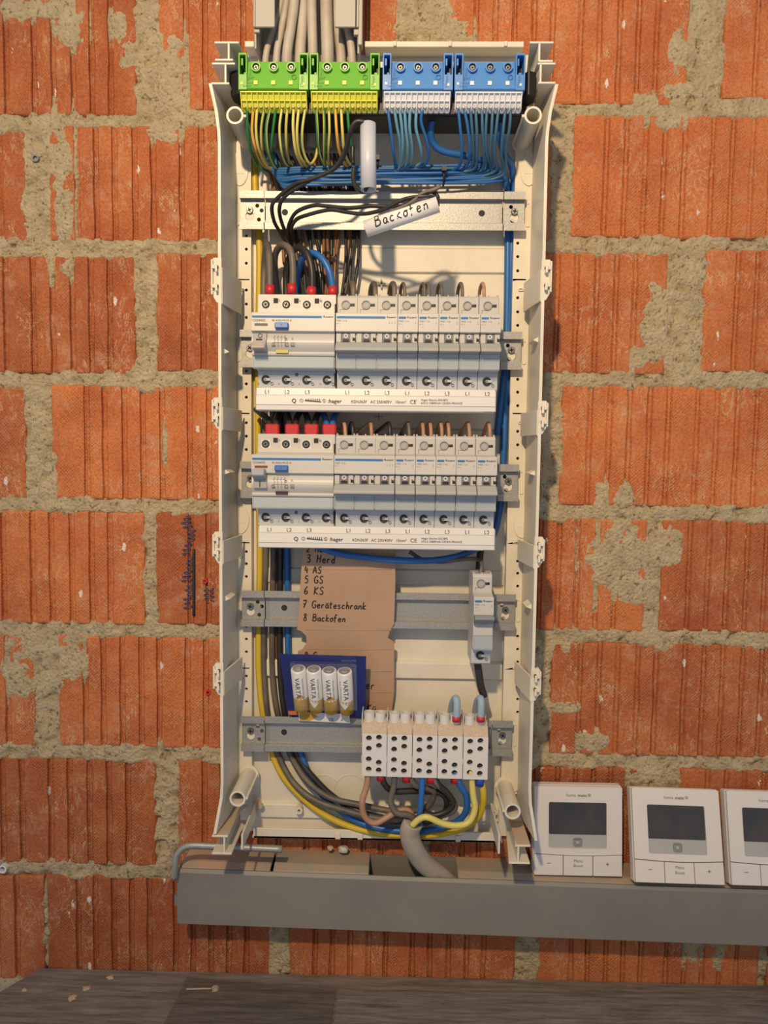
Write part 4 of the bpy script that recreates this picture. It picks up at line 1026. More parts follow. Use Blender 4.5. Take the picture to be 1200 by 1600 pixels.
# long black feeders in the left channel, from behind the lower row to the blocks below
CH = [([(414,560,12),(414,700,12),(415,862,12),(413,925,12),(412,1000,12),(414,1080,12),(422,1140,12),(436,1182,14),(458,1222,20),(492,1250,26),(545,1268,32),(600,1280,38),(650,1278,44),(690,1274,46),(711,1262,48),(700,1240,52),(682,1224,56),(675,1205,56)], 'wgrey', 'left black feeder cable sweeping to the third block'),
      ([(426,560,12),(426,700,12),(427,862,12),(425,1000,12),(428,1080,12),(440,1140,12),(455,1182,14),(480,1220,20),(515,1246,26),(565,1258,30),(620,1268,36),(665,1262,42),(678,1240,46),(668,1232,50),(648,1226,54),(637,1205,56)], 'wgrey', 'middle black feeder cable sweeping to the second block'),
      ([(438,560,12),(438,700,12),(438,862,12),(437,1000,12),(440,1080,12),(450,1140,12),(466,1182,14),(490,1215,18),(528,1250,22),(580,1274,28),(640,1285,34),(680,1280,38),(698,1262,42),(690,1240,44),(650,1236,48),(615,1236,52),(600,1224,56),(596,1205,56)], 'wblack', 'right black feeder cable sweeping to the first block')]
for pts, mt, lb in CH: wire(pts, 3.0, mt, lb, 'long feeder cables in the left channel', 'power_cable', 'cable', n=10)
wire([(433,860,9),(432,1000,9),(438,1080,9),(446,1140,9)], 1.6, 'wbrown', 'thin brown wire between the long black feeders', 'brown channel wire')
wire([(449,560,12),(449,700,12),(449,862,12),(450,1000,12),(453,1080,12),(460,1140,12),(472,1182,14),(492,1226,16),(520,1258,20),(570,1288,24),(640,1299,30),(700,1290,38),(726,1272,46),(729,1245,52),(718,1225,56),(711,1205,56)], 3.2, 'wblue',
     'long blue feeder cable in the left channel curving to the fourth block', 'long feeder cables in the left channel', 'power_cable', 'cable', n=10)
wire([(396,172,30),(397,240,12),(399,300,11),(405,380,12),(405,455,12),(403,560,12),(403,700,12),(406,862,12),(404,1000,12),(405,1060,12),(411,1115,12),(426,1180,13),(452,1226,15),(505,1272,18),(570,1298,22),(650,1306,28),(712,1298,38),(744,1280,46),(754,1258,52),(755,1238,56),(750,1210,56)], 3.1, 'wy',
     'long green and yellow earth cable running down the left channel to the last block', 'earth feeder', 'power_cable', 'cable', stripe=(3, 4), n=10, phase=.4)
# wires of the bottom supply cable
wire([(649,1288,52),(640,1268,50),(625,1266,50),(606,1276,52),(586,1286,56),(570,1276,58),(566,1252,58),(573,1228,57),(576,1202,56)], 2.9, 'wtan', 'pale brown core rising from the supply cable into the first block', 'cores of the supply cable', 'power_cable', 'cable', n=10)
wire([(652,1286,54),(640,1274,55),(620,1270,57),(610,1252,58),(615,1230,57),(617,1202,56)], 2.9, 'wgrey', 'grey core rising from the supply cable into the second block', 'cores of the supply cable', 'power_cable', 'cable', n=10)
wire([(655,1286,54),(657,1262,58),(659,1235,58),(660,1202,56)], 2.9, 'wblue', 'blue core rising from the supply cable into the third block', 'cores of the supply cable', 'power_cable', 'cable', n=10)
wire([(668,1288,50),(660,1270,50),(680,1274,50),(700,1266,50),(708,1254,52),(698,1238,54),(684,1224,56),(678,1204,56)], 2.7, 'wblack', 'black core of the supply cable bending into the third block', 'cores of the supply cable', 'power_cable', 'cable', n=10)
wire([(644,1290,60),(655,1280,62),(668,1277,64),(692,1287,62),(715,1290,60),(733,1284,58),(742,1264,57),(739,1240,57),(736,1202,56)], 3.0, 'wyp', 'green and yellow core rising from the supply cable into the last block', 'cores of the supply cable', 'power_cable', 'cable', n=10, stripe=(5, 6), phase=1.0)
wire([(722,1400,12),(706,1384,16),(684,1366,22),(660,1346,34),(645,1322,44),(640,1300,50),(646,1284,53)], 9.4, 'sheath', 'thick pale supply cable coming up out of the slot in the grey duct', None, 'supply_cable', 'cable', n=16)
for px, py, m_, lb, r in ((595,1213,'red','first',4),(635,1215,'red','second',4),(673,1217,'red','third',4),(711,1217,'red','fourth',4),(750,1221,'bferr','fifth',4.4)):
    x, z = G(px, py, 56); tag(MB().tube([(x, 56, z+5), (x, 56, z-3.6)], r, n=14, raw=True).build('ferrule', m_, origin=(x, 56, z)),
        '%s ferrule under the %s white terminal block' % ('blue' if m_ == 'bferr' else 'red', lb), 'ferrule', 'ferrules below the white blocks')
for x, nm in ((712, 'fourth'), (750, 'last')):
    wire([(x-7,1132,34),(x-7,1112,36),(x-4,1097,44),(x,1091,52),(x+2,1099,57),(x+1,1126,58)], 3.4, 'wpale', 'dusty blue cable hooked into the top of the %s white block' % nm, 'cables hooked into the white blocks', 'power_cable', 'cable', n=10)
    xx, z = G(x+1, 1122, 58); tag(MB().tube([(xx, 58, z+1.6), (xx, 58, z-3)], 3.9, n=14, raw=True).build('ferrule', 'red', origin=(xx, 58, z)), 'red ferrule in the top of the %s white block' % nm, 'ferrule', 'ferrules on top of the white blocks')
wire([(745,1030,50),(748,1050,50),(751,1070,48),(756,1088,46)], 3.6, 'wblack', 'thick black cable hanging below the lone breaker', None, 'power_cable', 'cable', n=10)
wire([(640,862,40),(660,874,42),(690,878,42),(722,874,44),(742,873,44),(752,878,52),(752,890,58),(748,902,60)], 1.9, 'wgrey', 'thin black wire running across into the top of the lone breaker', None)
wire([(753,850,14),(750,868,18),(748,895,20)], 3.4, 'wblack', 'thick black cable passing behind the lone breaker', None, 'power_cable', 'cable')
# loose black wires of the two labelled tubes
wire([(578,205,108),(570,192,110),(557,190,110),(549,200,108),(543,222,100),(532,250,92),(515,268,88),(485,280,84),(460,288,80),(435,308,72),(425,322,66),(428,345,50),(437,362,38),(450,385,26)], 1.7, 'wblack', 'upper loose black wire coming from the pale grey tube', 'loose black wires of the two tubes')
wire([(574,205,104),(566,194,106),(554,197,106),(546,212,100),(540,238,94),(525,262,88),(495,276,84),(470,290,80),(446,306,74),(437,322,66),(438,340,52),(445,360,40),(455,380,28)], 1.7, 'wblack', 'lower loose black wire coming from the pale grey tube', 'loose black wires of the two tubes')
wire([(681,319,112),(684,308,112),(676,300,110),(660,303,108),(635,320,106),(610,323,100),(580,322,96),(545,325,90),(510,322,84),(490,321,80),(465,330,70),(454,345,56),(450,362,42),(456,376,30)], 1.7, 'wblack', 'upper loose black wire coming from the white written tube', 'loose black wires of the two tubes')
wire([(684,322,110),(681,309,114),(660,307,116),(630,312,112),(600,327,106),(570,334,98),(545,332,92),(515,328,86),(480,336,76),(462,344,62),(455,360,44),(462,378,30),(470,372,34)], 1.7, 'wblack', 'lower loose black wire coming from the white written tube', 'loose black wires of the two tubes')
wire([(606,333,110),(640,318,114),(660,302,116),(676,297,116),(689,291,116)], 1.6, 'wgrey', 'free grey wire end sticking out beside the white tube', None)
wire([(553,262,92),(552,278,94),(556,292,98),(568,299,104),(574,290,106)], 1.9, 'wblack', 'short black wire stub hanging from the foot of the pale grey tube', None)
wire([(551,228,60),(551,245,60),(552,256,62)], 1.8, 'wblack', 'short cut black wire end beside the pale grey tube', None)
def hollow(p0, p1, ro, ri, name, m_, label):
    a, b_ = Vector(p0), Vector(p1); t = (b_-a).normalized(); u = t.cross(Vector((0, 1, 0))).normalized(); v = t.cross(u); n = 24; vs = []
    for p, r in ((a, ro), (b_, ro), (b_, ri), (a, ri)):
        for i in range(n): an = 2*math.pi*i/n; vs.append(p+r*(math.cos(an)*u+math.sin(an)*v))
    mb = MB(); fs = [(k*n+i, k*n+(i+1) % n, ((k+1) % 4)*n+(i+1) % n, ((k+1) % 4)*n+i) for k in range(4) for i in range(n)]
    mb.add(vs, fs, 0, True); o = mb.build(name, m_, origin=p0); o.data.polygons.foreach_set('use_smooth', [(k in (0, 2)) for k in range(4) for i in range(n)])
    return tag(o, label, 'tube'), a, b_, u, v, t
hollow(W(575, 194, 106), W(576, 297, 110), 6.4, 5.2, 'conduit_tube', 'conduit', 'pale grey plastic tube standing upright in front of the top rail')
tb, a, b_, u, v, t = hollow(W(571, 358, 106), W(684, 319, 112), 6.6, 5.4, 'conduit_tube', 'wtube', 'white plastic tube with handwriting slanting over the top rail')
mb = MB(); ang = math.atan2(b_.z-a.z, b_.x-a.x)
def on_tube(X, Z):
    tt = (X-a.x)*math.cos(ang)+(Z-a.z)*math.sin(ang); cx, cz = a.x+tt*math.cos(ang), a.z+tt*math.sin(ang)
    off = math.hypot(X-cx, Z-cz); return a.y+(b_.y-a.y)*tt/(b_-a).length + math.sqrt(max(0, 6.7**2-off**2))
st = (a.x+8*math.cos(ang)+2.6*math.sin(ang), a.z+8*math.sin(ang)-2.6*math.cos(ang))
mb.strokes('Backofen', st[0], st[1], 0, 8.6, 1.0, rot=ang, adv=.80, surf=on_tube)
o = mb.build('handwriting', 'ink', tb); o['kind'] = 'stuff'

# ================================================================== WHITE TERMINAL BLOCKS ON THE LOWEST RAIL
bx0 = -31.0; bw = 23.3
for i in range(5):
    x0 = bx0+i*bw; dz = -1.0*i*.35
    zt, zm, zb = -256+dz, -249+dz, -296+dz
    t = thing('terminal_block', '%s white cable terminal block on the lowest rail' % ('leftmost', 'second', 'middle', 'fourth', 'rightmost')[i], 'terminal block', (x0+bw/2, 29, zb), 'white terminal blocks')
    holes = [circ(x0+bw*q, z+zt, 2.75, 14) for q, zz in ((.28, (-4.2, -14, -24, -33.6)), (.68, (-3.4, -11.2, -27.2, -34.4))) for z in zz]
    b = MB(); b.prism([rect(x0+.3, x0+bw-.3, zb, zt)]+holes, 58, 61.5); b.box(x0+.3, x0+bw-.3, 30, 54, zb, zt); b.box(x0+.3, x0+2, 30, 60, zb, zt); b.box(x0+bw-2, x0+bw-.3, 30, 60, zb, zt); b.box(x0+.3, x0+bw-.3, 30, 60, zb, zb+1.5)
    b.build('body', 'bus', t)
    b = MB(); b.prof([(zt, 61.3), (zt, 30), (zt+12, 30), (zt+12, 50), (zt+8.6, 57)], x0+.5, x0+bw-.5); b.build('dusty_top', 'ivory', t)['label'] = 'dusty sloping shoulder'
    b = MB()
    for q in (.27, .72):
        xx = x0+bw*q
        n = 18; vs = []; ro, ri = 5.0, 4.1
        for (zz, r) in ((zt+7, ro), (zt+17.5, ro), (zt+17.5, ri), (zt+9, ri)):
            for j in range(n): an = 2*math.pi*j/n; vs.append((xx+r*math.cos(an), 51+r*math.sin(an)*1.05, zz+.0))
        for k in range(3):
            b.add(vs[k*n:(k+2)*n], [(j, (j+1) % n, n+(j+1) % n, n+j) for j in range(n)], 0, k != 1)
        b.add([(xx+ri*math.cos(2*math.pi*j/n), 51+ri*math.sin(2*math.pi*j/n), zt+14.5) for j in range(n)], [tuple(range(n))], 1)  # dark floor disc, puts the shade inside the funnel into the colour
    b.build('entry_funnel', ['bus', 'dgrey'], t)
    b = MB(); b.box(x0-.4, x0+.6, 40, 58, zt-2, zt+18.5); b.box(x0-.5, x0+.5, 58, 61.9, zt-26, zt-21); b.build('separator_fin', 'device', t)
    for q, zz in ((.28, (-4.2, -14, -24, -33.6)), (.68, (-3.4, -11.2, -27.2, -34.4))):
        for kk, z in enumerate(zz):
            b = MB(); b.cyl(x0+bw*q, z+zt, 2.6, 54.5, 57.0, 1, n=12); screw(b, x0+bw*q, z+zt, 2.2, 57.0, kk+q*5+i); b.build('clamp_screw', [mat('dark_steel', (.10, .12, .11), .35, metal=.7) if (i, kk, q) == (0, 0, .28) else bpy.data.materials['dark_steel'], 'slot'], t)

# ================================================================== CARDBOARD NOTE
cbd = 31.0
def cdd(z): return 31.0+(z+165)*.17
def CP(px, py):
    z = G(px, py, 31)[1]
    for _ in range(3): z = G(px, py, cdd(z))[1]
    return G(px, py, cdd(z))
out = [(474,845),(617,848),(618,905),(616,975),(610,985),(606,997),(616,1003),(616,1080),(612,1116),(470,1112),(468,1070),(465,1018),(472,1015),(479,1005),(478,994),(470,986),(464,984),(467,950),(470,900)]
cb = thing('cardboard_note', 'torn brown cardboard note with a handwritten circuit list', 'cardboard', (-53, cbd, -230))
b = MB(); b.prism([[CP(*p) for p in out]], cbd-2.2, cbd); b.v = [(x, d-31+cdd(z), z) for x, d, z in b.v]; b.build('cardboard_sheet', 'card', cb, bev=.3)
for y in (889, 984, 1014, 1048, 1081):
    b = MB(); b.tube([(CP(478, y)[0], cbd-.2, CP(478, y)[1]), (CP(612, y+1)[0], cbd-.2, CP(612, y+1)[1])], .55, n=5)
    b.v = [(x, d-31+cdd(z), z) for x, d, z in b.v]; b.build('crease', 'card', cb)
b = MB(); ru = math.radians(-1.0)
for s, px, py, h in (('2 Herd', 479, 862, 6.2), ('3 Herd', 479, 878.5, 7.4), ('4 AS', 476, 895, 6.3), ('5 GS', 476, 910.5, 7.0), ('6 KS', 475, 928, 7.4), ('7 Geräteschrank', 473, 949, 7.0), ('8 Backofen', 474, 969.5, 6.8), ('9 S   a  e', 476, 1028, 6.5), ('er', 571, 1076, 8.5), ('Kü', 573, 1111, 7.4)):
    x, z = CP(px, py); b.strokes(s, x, z, cbd+.2, h, 1.0, rot=ru, adv=.70 if len(s) < 12 else .68)
b.v = [(x, d-31+cdd(z), z) for x, d, z in b.v]; b.build('handwriting', 'ink', cb)['kind'] = 'stuff'

# ================================================================== BATTERY PACK
bp_ = thing('battery_pack', 'opened blister pack of four round cells on a navy card', 'battery pack', W(505, 1125, 32))
def BP(px, py, d): return W(px, py, d)
def quad_plate(b, pts, th, mi=0):     # pts with (px,py,d)
    P = [Vector(W(*p)) for p in pts]; nrm = (P[1]-P[0]).cross(P[2]-P[0]).normalized()
    if nrm.y < 0: nrm = -nrm
    n = len(P); b.add([tuple(p) for p in P]+[tuple(p-nrm*th) for p in P], [tuple(range(n)), tuple(range(2*n-1, n-1, -1))]+[(i, (i+1) % n, n+(i+1) % n, n+i) for i in range(n)], mi)
b = MB(); quad_plate(b, [(437,1022,49),(572,1026,49),(571,1122,32),(450,1118,32)], .8); b.build('backing_card', 'navy', bp_)
b = MB(); x, z = G(534, 1034, 49); b.text('ALKALINE', x, z, 48.6, 3.0, rot=.0); b.build('card_print', 'lnavy', bp_)
b = MB(); quad_plate(b, [(466,1112,34),(546,1116,34),(547,1130,33),(467,1126,33)], .6); b.build('bottom_flap', 'batw', bp_)
b = MB(); quad_plate(b, [(450,1111,34),(466,1111,34),(466,1117,33.5),(451,1117,33.5)], .4); b.build('orange_strip', mat('orange_print', (.55, .16, .03), .5), bp_)
b = MB(); quad_plate(b, [(468,1113,34.6),(483,1112,34.6),(497,1120,34),(484,1126,33.7),(468,1125,33.7)], .4); b.build('yellow_flash', 'gold', bp_)
b = MB(); x, z = G(513, 1127, 34); b.text('CE', x, z, 33.6, 4.2); x, z = G(532, 1127, 34); b.text('X', x, z, 33.6, 3.6); b.build('flap_print', 'vnavy', bp_)
BT = [((466,1044),(472,1108)), ((490,1044),(495,1109)), ((514,1045),(518,1111)), ((538,1046),(542,1112))]
for i, ((xa, ya), (xb, yb)) in enumerate(BT):
    top, bot = Vector(W(xa, ya, 57)), Vector(W(xb, yb, 40)); ax = (bot-top).normalized(); top = bot-ax*47
    u = ax.cross(Vector((0, 1, 0))).normalized(); v = u.cross(ax)     # v points to the viewer
    R_ = 7.0; n = 24
    t = thing('battery', '%s white and gold round cell in the blister pack' % ('leftmost', 'second', 'third', 'rightmost')[i], 'battery', tuple(bot), 'four round cells in the pack')
    def lathe(prof, mats_fn=None):
        b = MB(); vs = []
        for s_, r in prof:
            for j in range(n): an = 2*math.pi*j/n; vs.append(top+ax*s_+r*(math.cos(an)*u+math.sin(an)*v))
        fs = [(k*n+j, k*n+(j+1) % n, (k+1)*n+(j+1) % n, (k+1)*n+j) for k in range(len(prof)-1) for j in range(n)]
        b.add(vs, fs, 0, True); b.add(vs[:n], [tuple(range(n))]); b.add(vs[-n:], [tuple(range(n))]); return b
    lathe([(0, 5.6), (.2, 6.6), (1.0, 7.0), (31, 7.0)]).build('white_sleeve', 'batw', t)
    lathe([(31, 7.0), (46, 7.0), (47, 6.0)]).build('gold_sleeve', 'gold', t)
    # pointed gold wedge printed up the sleeve
    b = MB(); sgn = 1 if i in (0, 2) else -1
    rows_ = 6; vs = []
    for r_ in range(rows_+1):
        s_ = (31.2-7*r_/rows_) if sgn > 0 else (31+8.5*r_/rows_)
        hw = .95*(1-r_/rows_)
        for q in (-1, -.5, 0, .5, 1):
            an = math.pi/2+q*hw+(.15 if i % 2 else -.1); vs.append(top+ax*s_+7.06*(math.cos(an)*u+math.sin(an)*v))
    b.add(vs, [(r_*5+q, r_*5+q+1, (r_+1)*5+q+1, (r_+1)*5+q) for r_ in range(rows_) for q in range(4)], 0, True); b.build('pointed_print', 'gold' if sgn > 0 else 'batw', t)
    b = lathe([(-.3, 5.4), (.3, 5.4)]); b.build('end_disc', 'silver', t)
    b = lathe([(-1.0, 2.6), (-.3, 3.0)]); b.build('contact_cap', 'silver', t)
    # lettering wrapped round the sleeve, read downwards
    b = MB(); vs, fs = fine_text('VARTA'); wd = max(p[0] for p in vs); sz = 23/wd
    b.add([tuple(top+ax*(5.5+p[0]*sz)+7.2*(math.cos(math.pi/2-(p[1]*sz*.85-2.4+(1.2 if i == 3 else -.8))/7)*u+math.sin(math.pi/2-(p[1]*sz*.85-2.4+(1.2 if i == 3 else -.8))/7)*v)) for p in vs], fs); b.build('lettering', 'vnavy', t)
    b = MB(); vs, fs = fine_text('MICRO ENERGY ALKALINE')
    b.add([tuple(top+ax*(7+p[0]*1.9)+7.2*(math.cos(math.pi/2-(p[1]*1.9+(3.2 if i < 3 else -5))/7)*u+math.sin(math.pi/2-(p[1]*1.9+(3.2 if i < 3 else -5))/7)*v)) for p in vs], fs); b.build('small_print', 'grink', t)
b = MB()
quad_plate(b, [(453,1037,66),(557,1039,66),(558,1110,49),(460,1110,49)], .4)
quad_plate(b, [(455,1034,50),(553,1036,50),(557,1039,66),(453,1037,66)], .4)
b.build('blister_bubble', 'blister', bp_)

# ================================================================== TOP DUCT
td = thing('cable_duct', 'open vertical grey cable duct above the box full of pale cables', 'cable duct', (-84, 0, 378))
zt1 = 480; xa, xb = -134.0, -40.0
b = MB(); b.profz([(xa, 1), (xb, 1), (xb, 3), (xa, 3)], 352, zt1); b.build('duct_back', 'gduct', td)
zc_ = G(420, 43, 42)[1]
b = MB(); b.box(xa, xa+1.8, 2, 38, zc_-16, zt1); b.box(xa, xa+5, 36, 40, zc_-3, zt1); b.box(xa+1, xa+19, 40.5, 43, zc_, zt1); b.box(xa, xa+2.5, 30, 43, zc_, zt1); b.build('duct_side', 'gduct', td, bev=.5)
b = MB(); b.box(xb-1.8, xb, 2, 38, zc_-20, zt1); b.box(xb-5, xb, 36, 40, zc_-5, zt1); b.box(xb-21.5, xb-2, 40.5, 43, zc_, zt1); b.box(xb-4, xb-.5, 30, 43, zc_, zt1); b.box(xb-1, xb+2.5, 30, 41, zc_-14, zt1); b.build('duct_side', 'gduct', td, bev=.5)

# ================================================================== LOWER DUCT
D1 = 40.0
zl = G(275, 1358, D1)[1]; xl = G(276, 1400, D1)[0]
xr = 520.0; sl_ = (G(1200, 1392, D1)[1]-zl)/(G(1200, 1392, D1)[0]-xl)
du = thing('cable_duct', 'long horizontal grey cable duct below the box', 'cable duct', (xl, 0, zl))
HT = zl-G(278, 1443, D1)[1]
def dz_(x): return zl+sl_*(x-xl)
class SB(MB):   # sheared along the duct's slope
    def build(s, *a, **k):
        s.v = [(x, d, z+sl_*(x-xl)) for x, d, z in s.v]; return super().build(*a, **k)
xs_ = [G(p, 1345, 25)[0] for p in (427, 577, 715)]
b = SB(); b.box(xl, xr, 0.5, 2.5, zl-HT, zl+1); b.box(xl, xr, 2, D1-3, zl-HT, zl-HT+2); b.box(xl, xl+1.6, 2, D1-2, zl-HT, zl-3); b.build('duct_channel', 'ductin', du)
b = SB(); b.prof([(zl+1.5, 0), (zl+1.5, 27), (zl-1, D1-5), (zl-2.5, D1-5), (zl-1, 0)], xl+3, xs_[0]-1.5); b.build('duct_top', 'ducttop', du, bev=.8)
b = SB(); b.prof([(zl+3.0, 0), (zl+3.0, 27), (zl-.2, D1-4), (zl-1.8, D1-4), (zl-1, 0)], xs_[0]+1.5, xs_[1]); b.build('duct_top', 'ducttop', du, bev=.8)
b = SB(); b.prof([(zl+1.5, 0), (zl+1.5, 27), (zl-1, D1-5), (zl-2.5, D1-5), (zl-1, 0)], xs_[2], xr); b.build('duct_top', 'ducttop', du, bev=.8)
b = SB(); b.prof([(zl-1.2, D1-5), (zl-.6, D1-2.5), (zl-3.5, D1), (zl-HT, D1), (zl-HT, D1-2), (zl-5, D1-2.5)], xl+.6, xr); b.build('duct_lid', 'duct', du, bev=.5)
b = SB(); b.box(xl-4, xl+.6, 10, D1-6, zl-HT+14, zl-HT+24); b.build('end_tab', 'ductin', du)
# steel angle rod resting on the duct
pts = [W(441, 1327, 46), W(400, 1325, 46), W(330, 1322, 46), W(300, 1321, 46), W(286, 1325, 46), W(276, 1337, 46), W(274, 1352, 46), W(272, 1373, 45)]
P_ = smooth_path(pts, 5)
tag(MB().tube(P_, 3.3, n=6, raw=True).build('hex_key', 'zinc', origin=pts[0]), 'bent steel hexagon key lying on the left end of the lower duct', 'hex key')
# debris on the duct
def crumb(px, py, d, r, m_, name, label, cat, group=None, z=None, sq=.6):
    x, zz = G(px, py, d); zz = zz if z is None else z
    b = MB(); rr = random.Random(int(px*7+py)); n = 7; vs = []
    for k, (h, q) in enumerate(((-.5, .75), (0, 1), (.5, .6))):
        for j in range(n): an = 2*math.pi*j/n; f_ = rr.uniform(.75, 1.2)*q; vs.append((x+r*f_*math.cos(an), d+r*.8*f_*math.sin(an), zz+r*h*sq*2+rr.uniform(-.1, .1)*r))
    b.add(vs, [(k*n+j, k*n+(j+1) % n, (k+1)*n+(j+1) % n, (k+1)*n+j) for k in range(2) for j in range(n)]+[tuple(range(n)), tuple(range(3*n-1, 2*n-1, -1))])
    return tag(b.build(name, m_, origin=(x, d, zz)), label, cat, group)
crumb(537, 1326, 10, 6, 'sheath', 'cut_plug', 'small pale plastic offcut on the duct behind the box foot', 'offcut', sq=.35)
crumb(516, 1325, 10, 3.4, 'dust', 'mortar_crumb', 'small mortar crumb beside the pale offcut on the duct', 'crumb')
b = MB(); b.prism([[W(a_, c_, 21)[::2] for a_, c_ in ((396,1243),(402,1250),(411,1258),(408,1263),(403,1262),(401,1268),(397,1262))]], 18.6, 22)
tag(b.build('plaster_chip', 'dust', origin=W(402, 1255, 20)), 'pinkish plaster chip stuck beside the lower left screw tube', 'chip')

# ================================================================== THERMOSTATS
def thermostat(label):
    t = thing('thermostat', label, 'thermostat', (0, 0, 0), 'wall thermostats on the duct')
    w_, h = 43.0, 86.0
    b = MB()
    b.prism([rrect(-w_, w_, 0, h, 2.0)], 0, 9); b.build('back_shell', 'thermo', t, bev=.8)
    top_arc = [(-w_+.6+(2*w_-1.2)*i/12, 21.5-1.6*math.sin(math.pi*i/12)) for i in range(13)]
    L = top_arc+[(w_-.6, h-1), (w_-3, h-.4), (-w_+3, h-.4), (-w_+.6, h-1)]
    sc = rrect(-28.4, 27.6, 26.5, 70.5, 1.5)
    b = MB(); b.prism([L, sc], 8.5, 13); b.build('front_frame', 'thermo', t, bev=.4)
    b = MB(); b.prism([rrect(-28.6, 27.8, 26.3, 70.7, 1.5)], 9, 11.6); b.build('display_panel', 'lcdlow', t)
    b = MB(); b.prism([rrect(-28, 27.2, 39.8, 70, 1.0)], 11.5, 12.2); b.build('screen', 'lcd', t)
    for xa_, xb_ in ((-w_+.6, -14.6), (-13.9, 13.9), (14.6, w_-.6)):
        pts = [(xa_+(xb_-xa_)*i/6, 20.7-1.6*math.sin(math.pi*((xa_+(xb_-xa_)*i/6)+w_)/(2*w_))) for i in range(7)]
        b = MB(); b.prism([pts+[(xb_, .8), (xa_, .8)]], 8.5, 13.2); b.build('button', 'thermo', t, bev=.4)
    b = MB(); b.prism([rrect(-4.4, 4.0, 28.3, 36.3, 1.8), rrect(-3.6, 3.2, 29.1, 35.5, 1.4)], 11.6, 12.4); b.prism([rrect(-2.7, 2.3, 30, 34.8, .6), rrect(-2.1, 1.7, 30.6, 34.2, .3)], 11.6, 12.4)
    b.build('pairing_key', 'dgrey', t)
    b = MB(); b.text('home', -11.5, 76, 13, 4.4, th=.1, sx=.92); b.text('matic', -.6, 76, 13, 4.4, th=.1, sx=.95); b.text('matic', -.4, 76, 13, 4.4, th=.1, sx=.95)
    b.prism([rect(9.6, 12, 76.6, 79), rect(10.0, 11.6, 77, 78.6)], 13, 13.15); b.text('IP', 10.1, 77, 13, 1.6)
    b.text('Menu', 0, 13.6, 13.2, 4.2, al='C', sx=.92); b.text('Boost', 0, 9.0, 13.2, 4.2, al='C', sx=.92)
    b.box(-30, -26.4, 13.2, 13.35, 12.0, 12.6); b.box(26.6, 29.8, 13.2, 13.35, 12.0, 12.6); b.box(27.9, 28.5, 13.2, 13.35, 10.7, 13.9)
    b.build('lettering', 'grink', t)
    return t
th = thermostat('leftmost white thermostat beside the foot of the open box')
def place(o, px, d, rz, lean, roll):
    x = G(px, 1375, d)[0]
    z = dz_(x)+1.7+abs(math.sin(roll))*40
    o.location = (x*S, -d*S, z*S); o['_o'] = [x, d, z]
    o.rotation_euler = (-lean, roll, rz)
th2 = dup(th, (0, 0, 0)); tag(th2, 'middle white thermostat tilted on the duct', 'thermostat', 'wall thermostats on the duct')
th3 = dup(th, (0, 0, 0)); tag(th3, 'white thermostat cut off by the right edge of the photo', 'thermostat', 'wall thermostats on the duct')
place(th, 898, 20, .0, .12, .0)
place(th2, 1055, 35, .03, .33, .03)
place(th3, 1203, 33, .03, .30, .03)

# ================================================================== BOARDS AT THE BOTTOM
zb_ = G(600, 1520, 0)[1]
def board(loop, th_, z, name, label, m_='board', cat='board', group='dark boards below the duct'):
    # loop in (x,d): a flat sheet lying on top at height z
    b = MB(); n = len(loop); tris = tessellate_polygon([[Vector((x, d, 0)) for x, d in loop]])
    v = [(x, d, z) for x, d in loop]+[(x, d, z-th_) for x, d in loop]
    b.add(v, [tuple(t_) for t_ in tris]+[tuple(i+n for i in t_[::-1]) for t_ in tris]+[(i, (i+1) % n, n+(i+1) % n, n+i) for i in range(n)])
    return tag(b.build(name, m_, origin=(loop[0][0], loop[0][1], z)), label, cat, group)
def TP(px, py, z):   # point on the plane z (mm)
    v = _R*(px-600)/1200 - _U*(py-800)/1200 + _f; t = z/v.z
    return v.x*t, DIST-v.y*t
zt_ = zb_-2
xx0 = G(65, 1508, 0)[0]
board([(xx0, 1), (520, 1), (520, 300), (xx0-60, 300), (xx0-40, 60)], 18, zt_-1.2, 'work_board', 'long dark scuffed board along the foot of the brick wall')
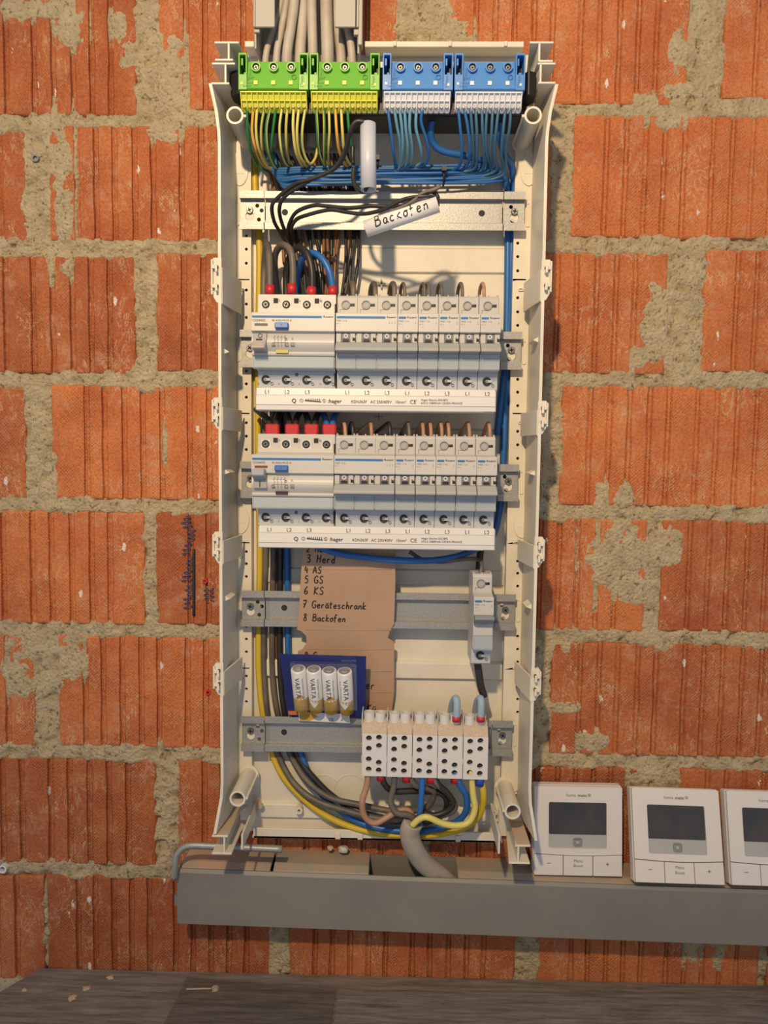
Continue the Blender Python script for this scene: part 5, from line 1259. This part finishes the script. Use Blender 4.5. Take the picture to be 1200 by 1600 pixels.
a1 = TP(292, 1527, zt_); a2 = TP(262, 1600, zt_); a3 = TP(528, 1545, zt_); a4 = TP(515, 1600, zt_)
board([a1, (a3[0]-2, a3[1]+2), (a4[0], a4[1]+120), (a2[0]-10, a2[1]+120)], 1.4, zt_+.2, 'slate_sheet', 'thin dark sheet lying in the middle of the bottom board', board_mat('dark_sheet', (.07, .06, .054), (.19, .168, .15)))
board([(a3[0]+1, a3[1]), (515, a3[1]-2), (515, a3[1]+220), (a4[0]+1, a4[1]+120)], 1.4, zt_+.1, 'slate_sheet', 'thin dusty sheet lying on the right of the bottom board')
b = MB(); p0 = TP(291, 1548, zt_); p1 = TP(330, 1547, zt_)
tag(MB().tube([(p0[0], p0[1], zt_+1.6), (p1[0], p1[1], zt_+1.6)], .9, n=6).build('wood_splinter', 'dust', origin=(p0[0], p0[1], zt_)), 'thin wooden splinter lying on the dark sheet', 'splinter')
for px, py, r, lb in ((337, 1546, 5, 'grey mortar crumb at the end of the splinter'), (135, 1543, 4.2, 'left pale heap of sawdust on the bottom board'), (113, 1558, 4.6, 'lower pale heap of sawdust on the bottom board'), (173, 1526, 4, 'upper pale heap of sawdust on the bottom board'), (38, 1546, 3, 'small sawdust heap at the left edge of the bottom board')):
    p = TP(px, py, zt_); b = MB(); rr = random.Random(int(px)); n = 12
    crust = [(p[0]+r*rr.uniform(.5, 1.35)*math.cos(2*math.pi*j/n), p[1]+r*rr.uniform(.5, 1.35)*math.sin(2*math.pi*j/n)) for j in range(n)]
    top_ = [(p[0]+(x-p[0])*.5, p[1]+(y-p[1])*.5) for x, y in crust]; n = 12; hh = 3.0 if px == 337 else .5
    b.add([(x, y, zt_-.8) for x, y in crust]+[(x, y, zt_+hh+rr.uniform(-.3, .3)) for x, y in top_], [(j, (j+1) % n, n+(j+1) % n, n+j) for j in range(n)]+[tuple(range(n, 2*n)), tuple(range(n))])
    tag(b.build('debris_heap', 'dust' if px != 337 else 'mortar', origin=(p[0], p[1], zt_)), lb, 'debris', 'debris on the bottom board')

# tidy helper properties
for o in bpy.data.objects:
    if '_o' in o: del o['_o']
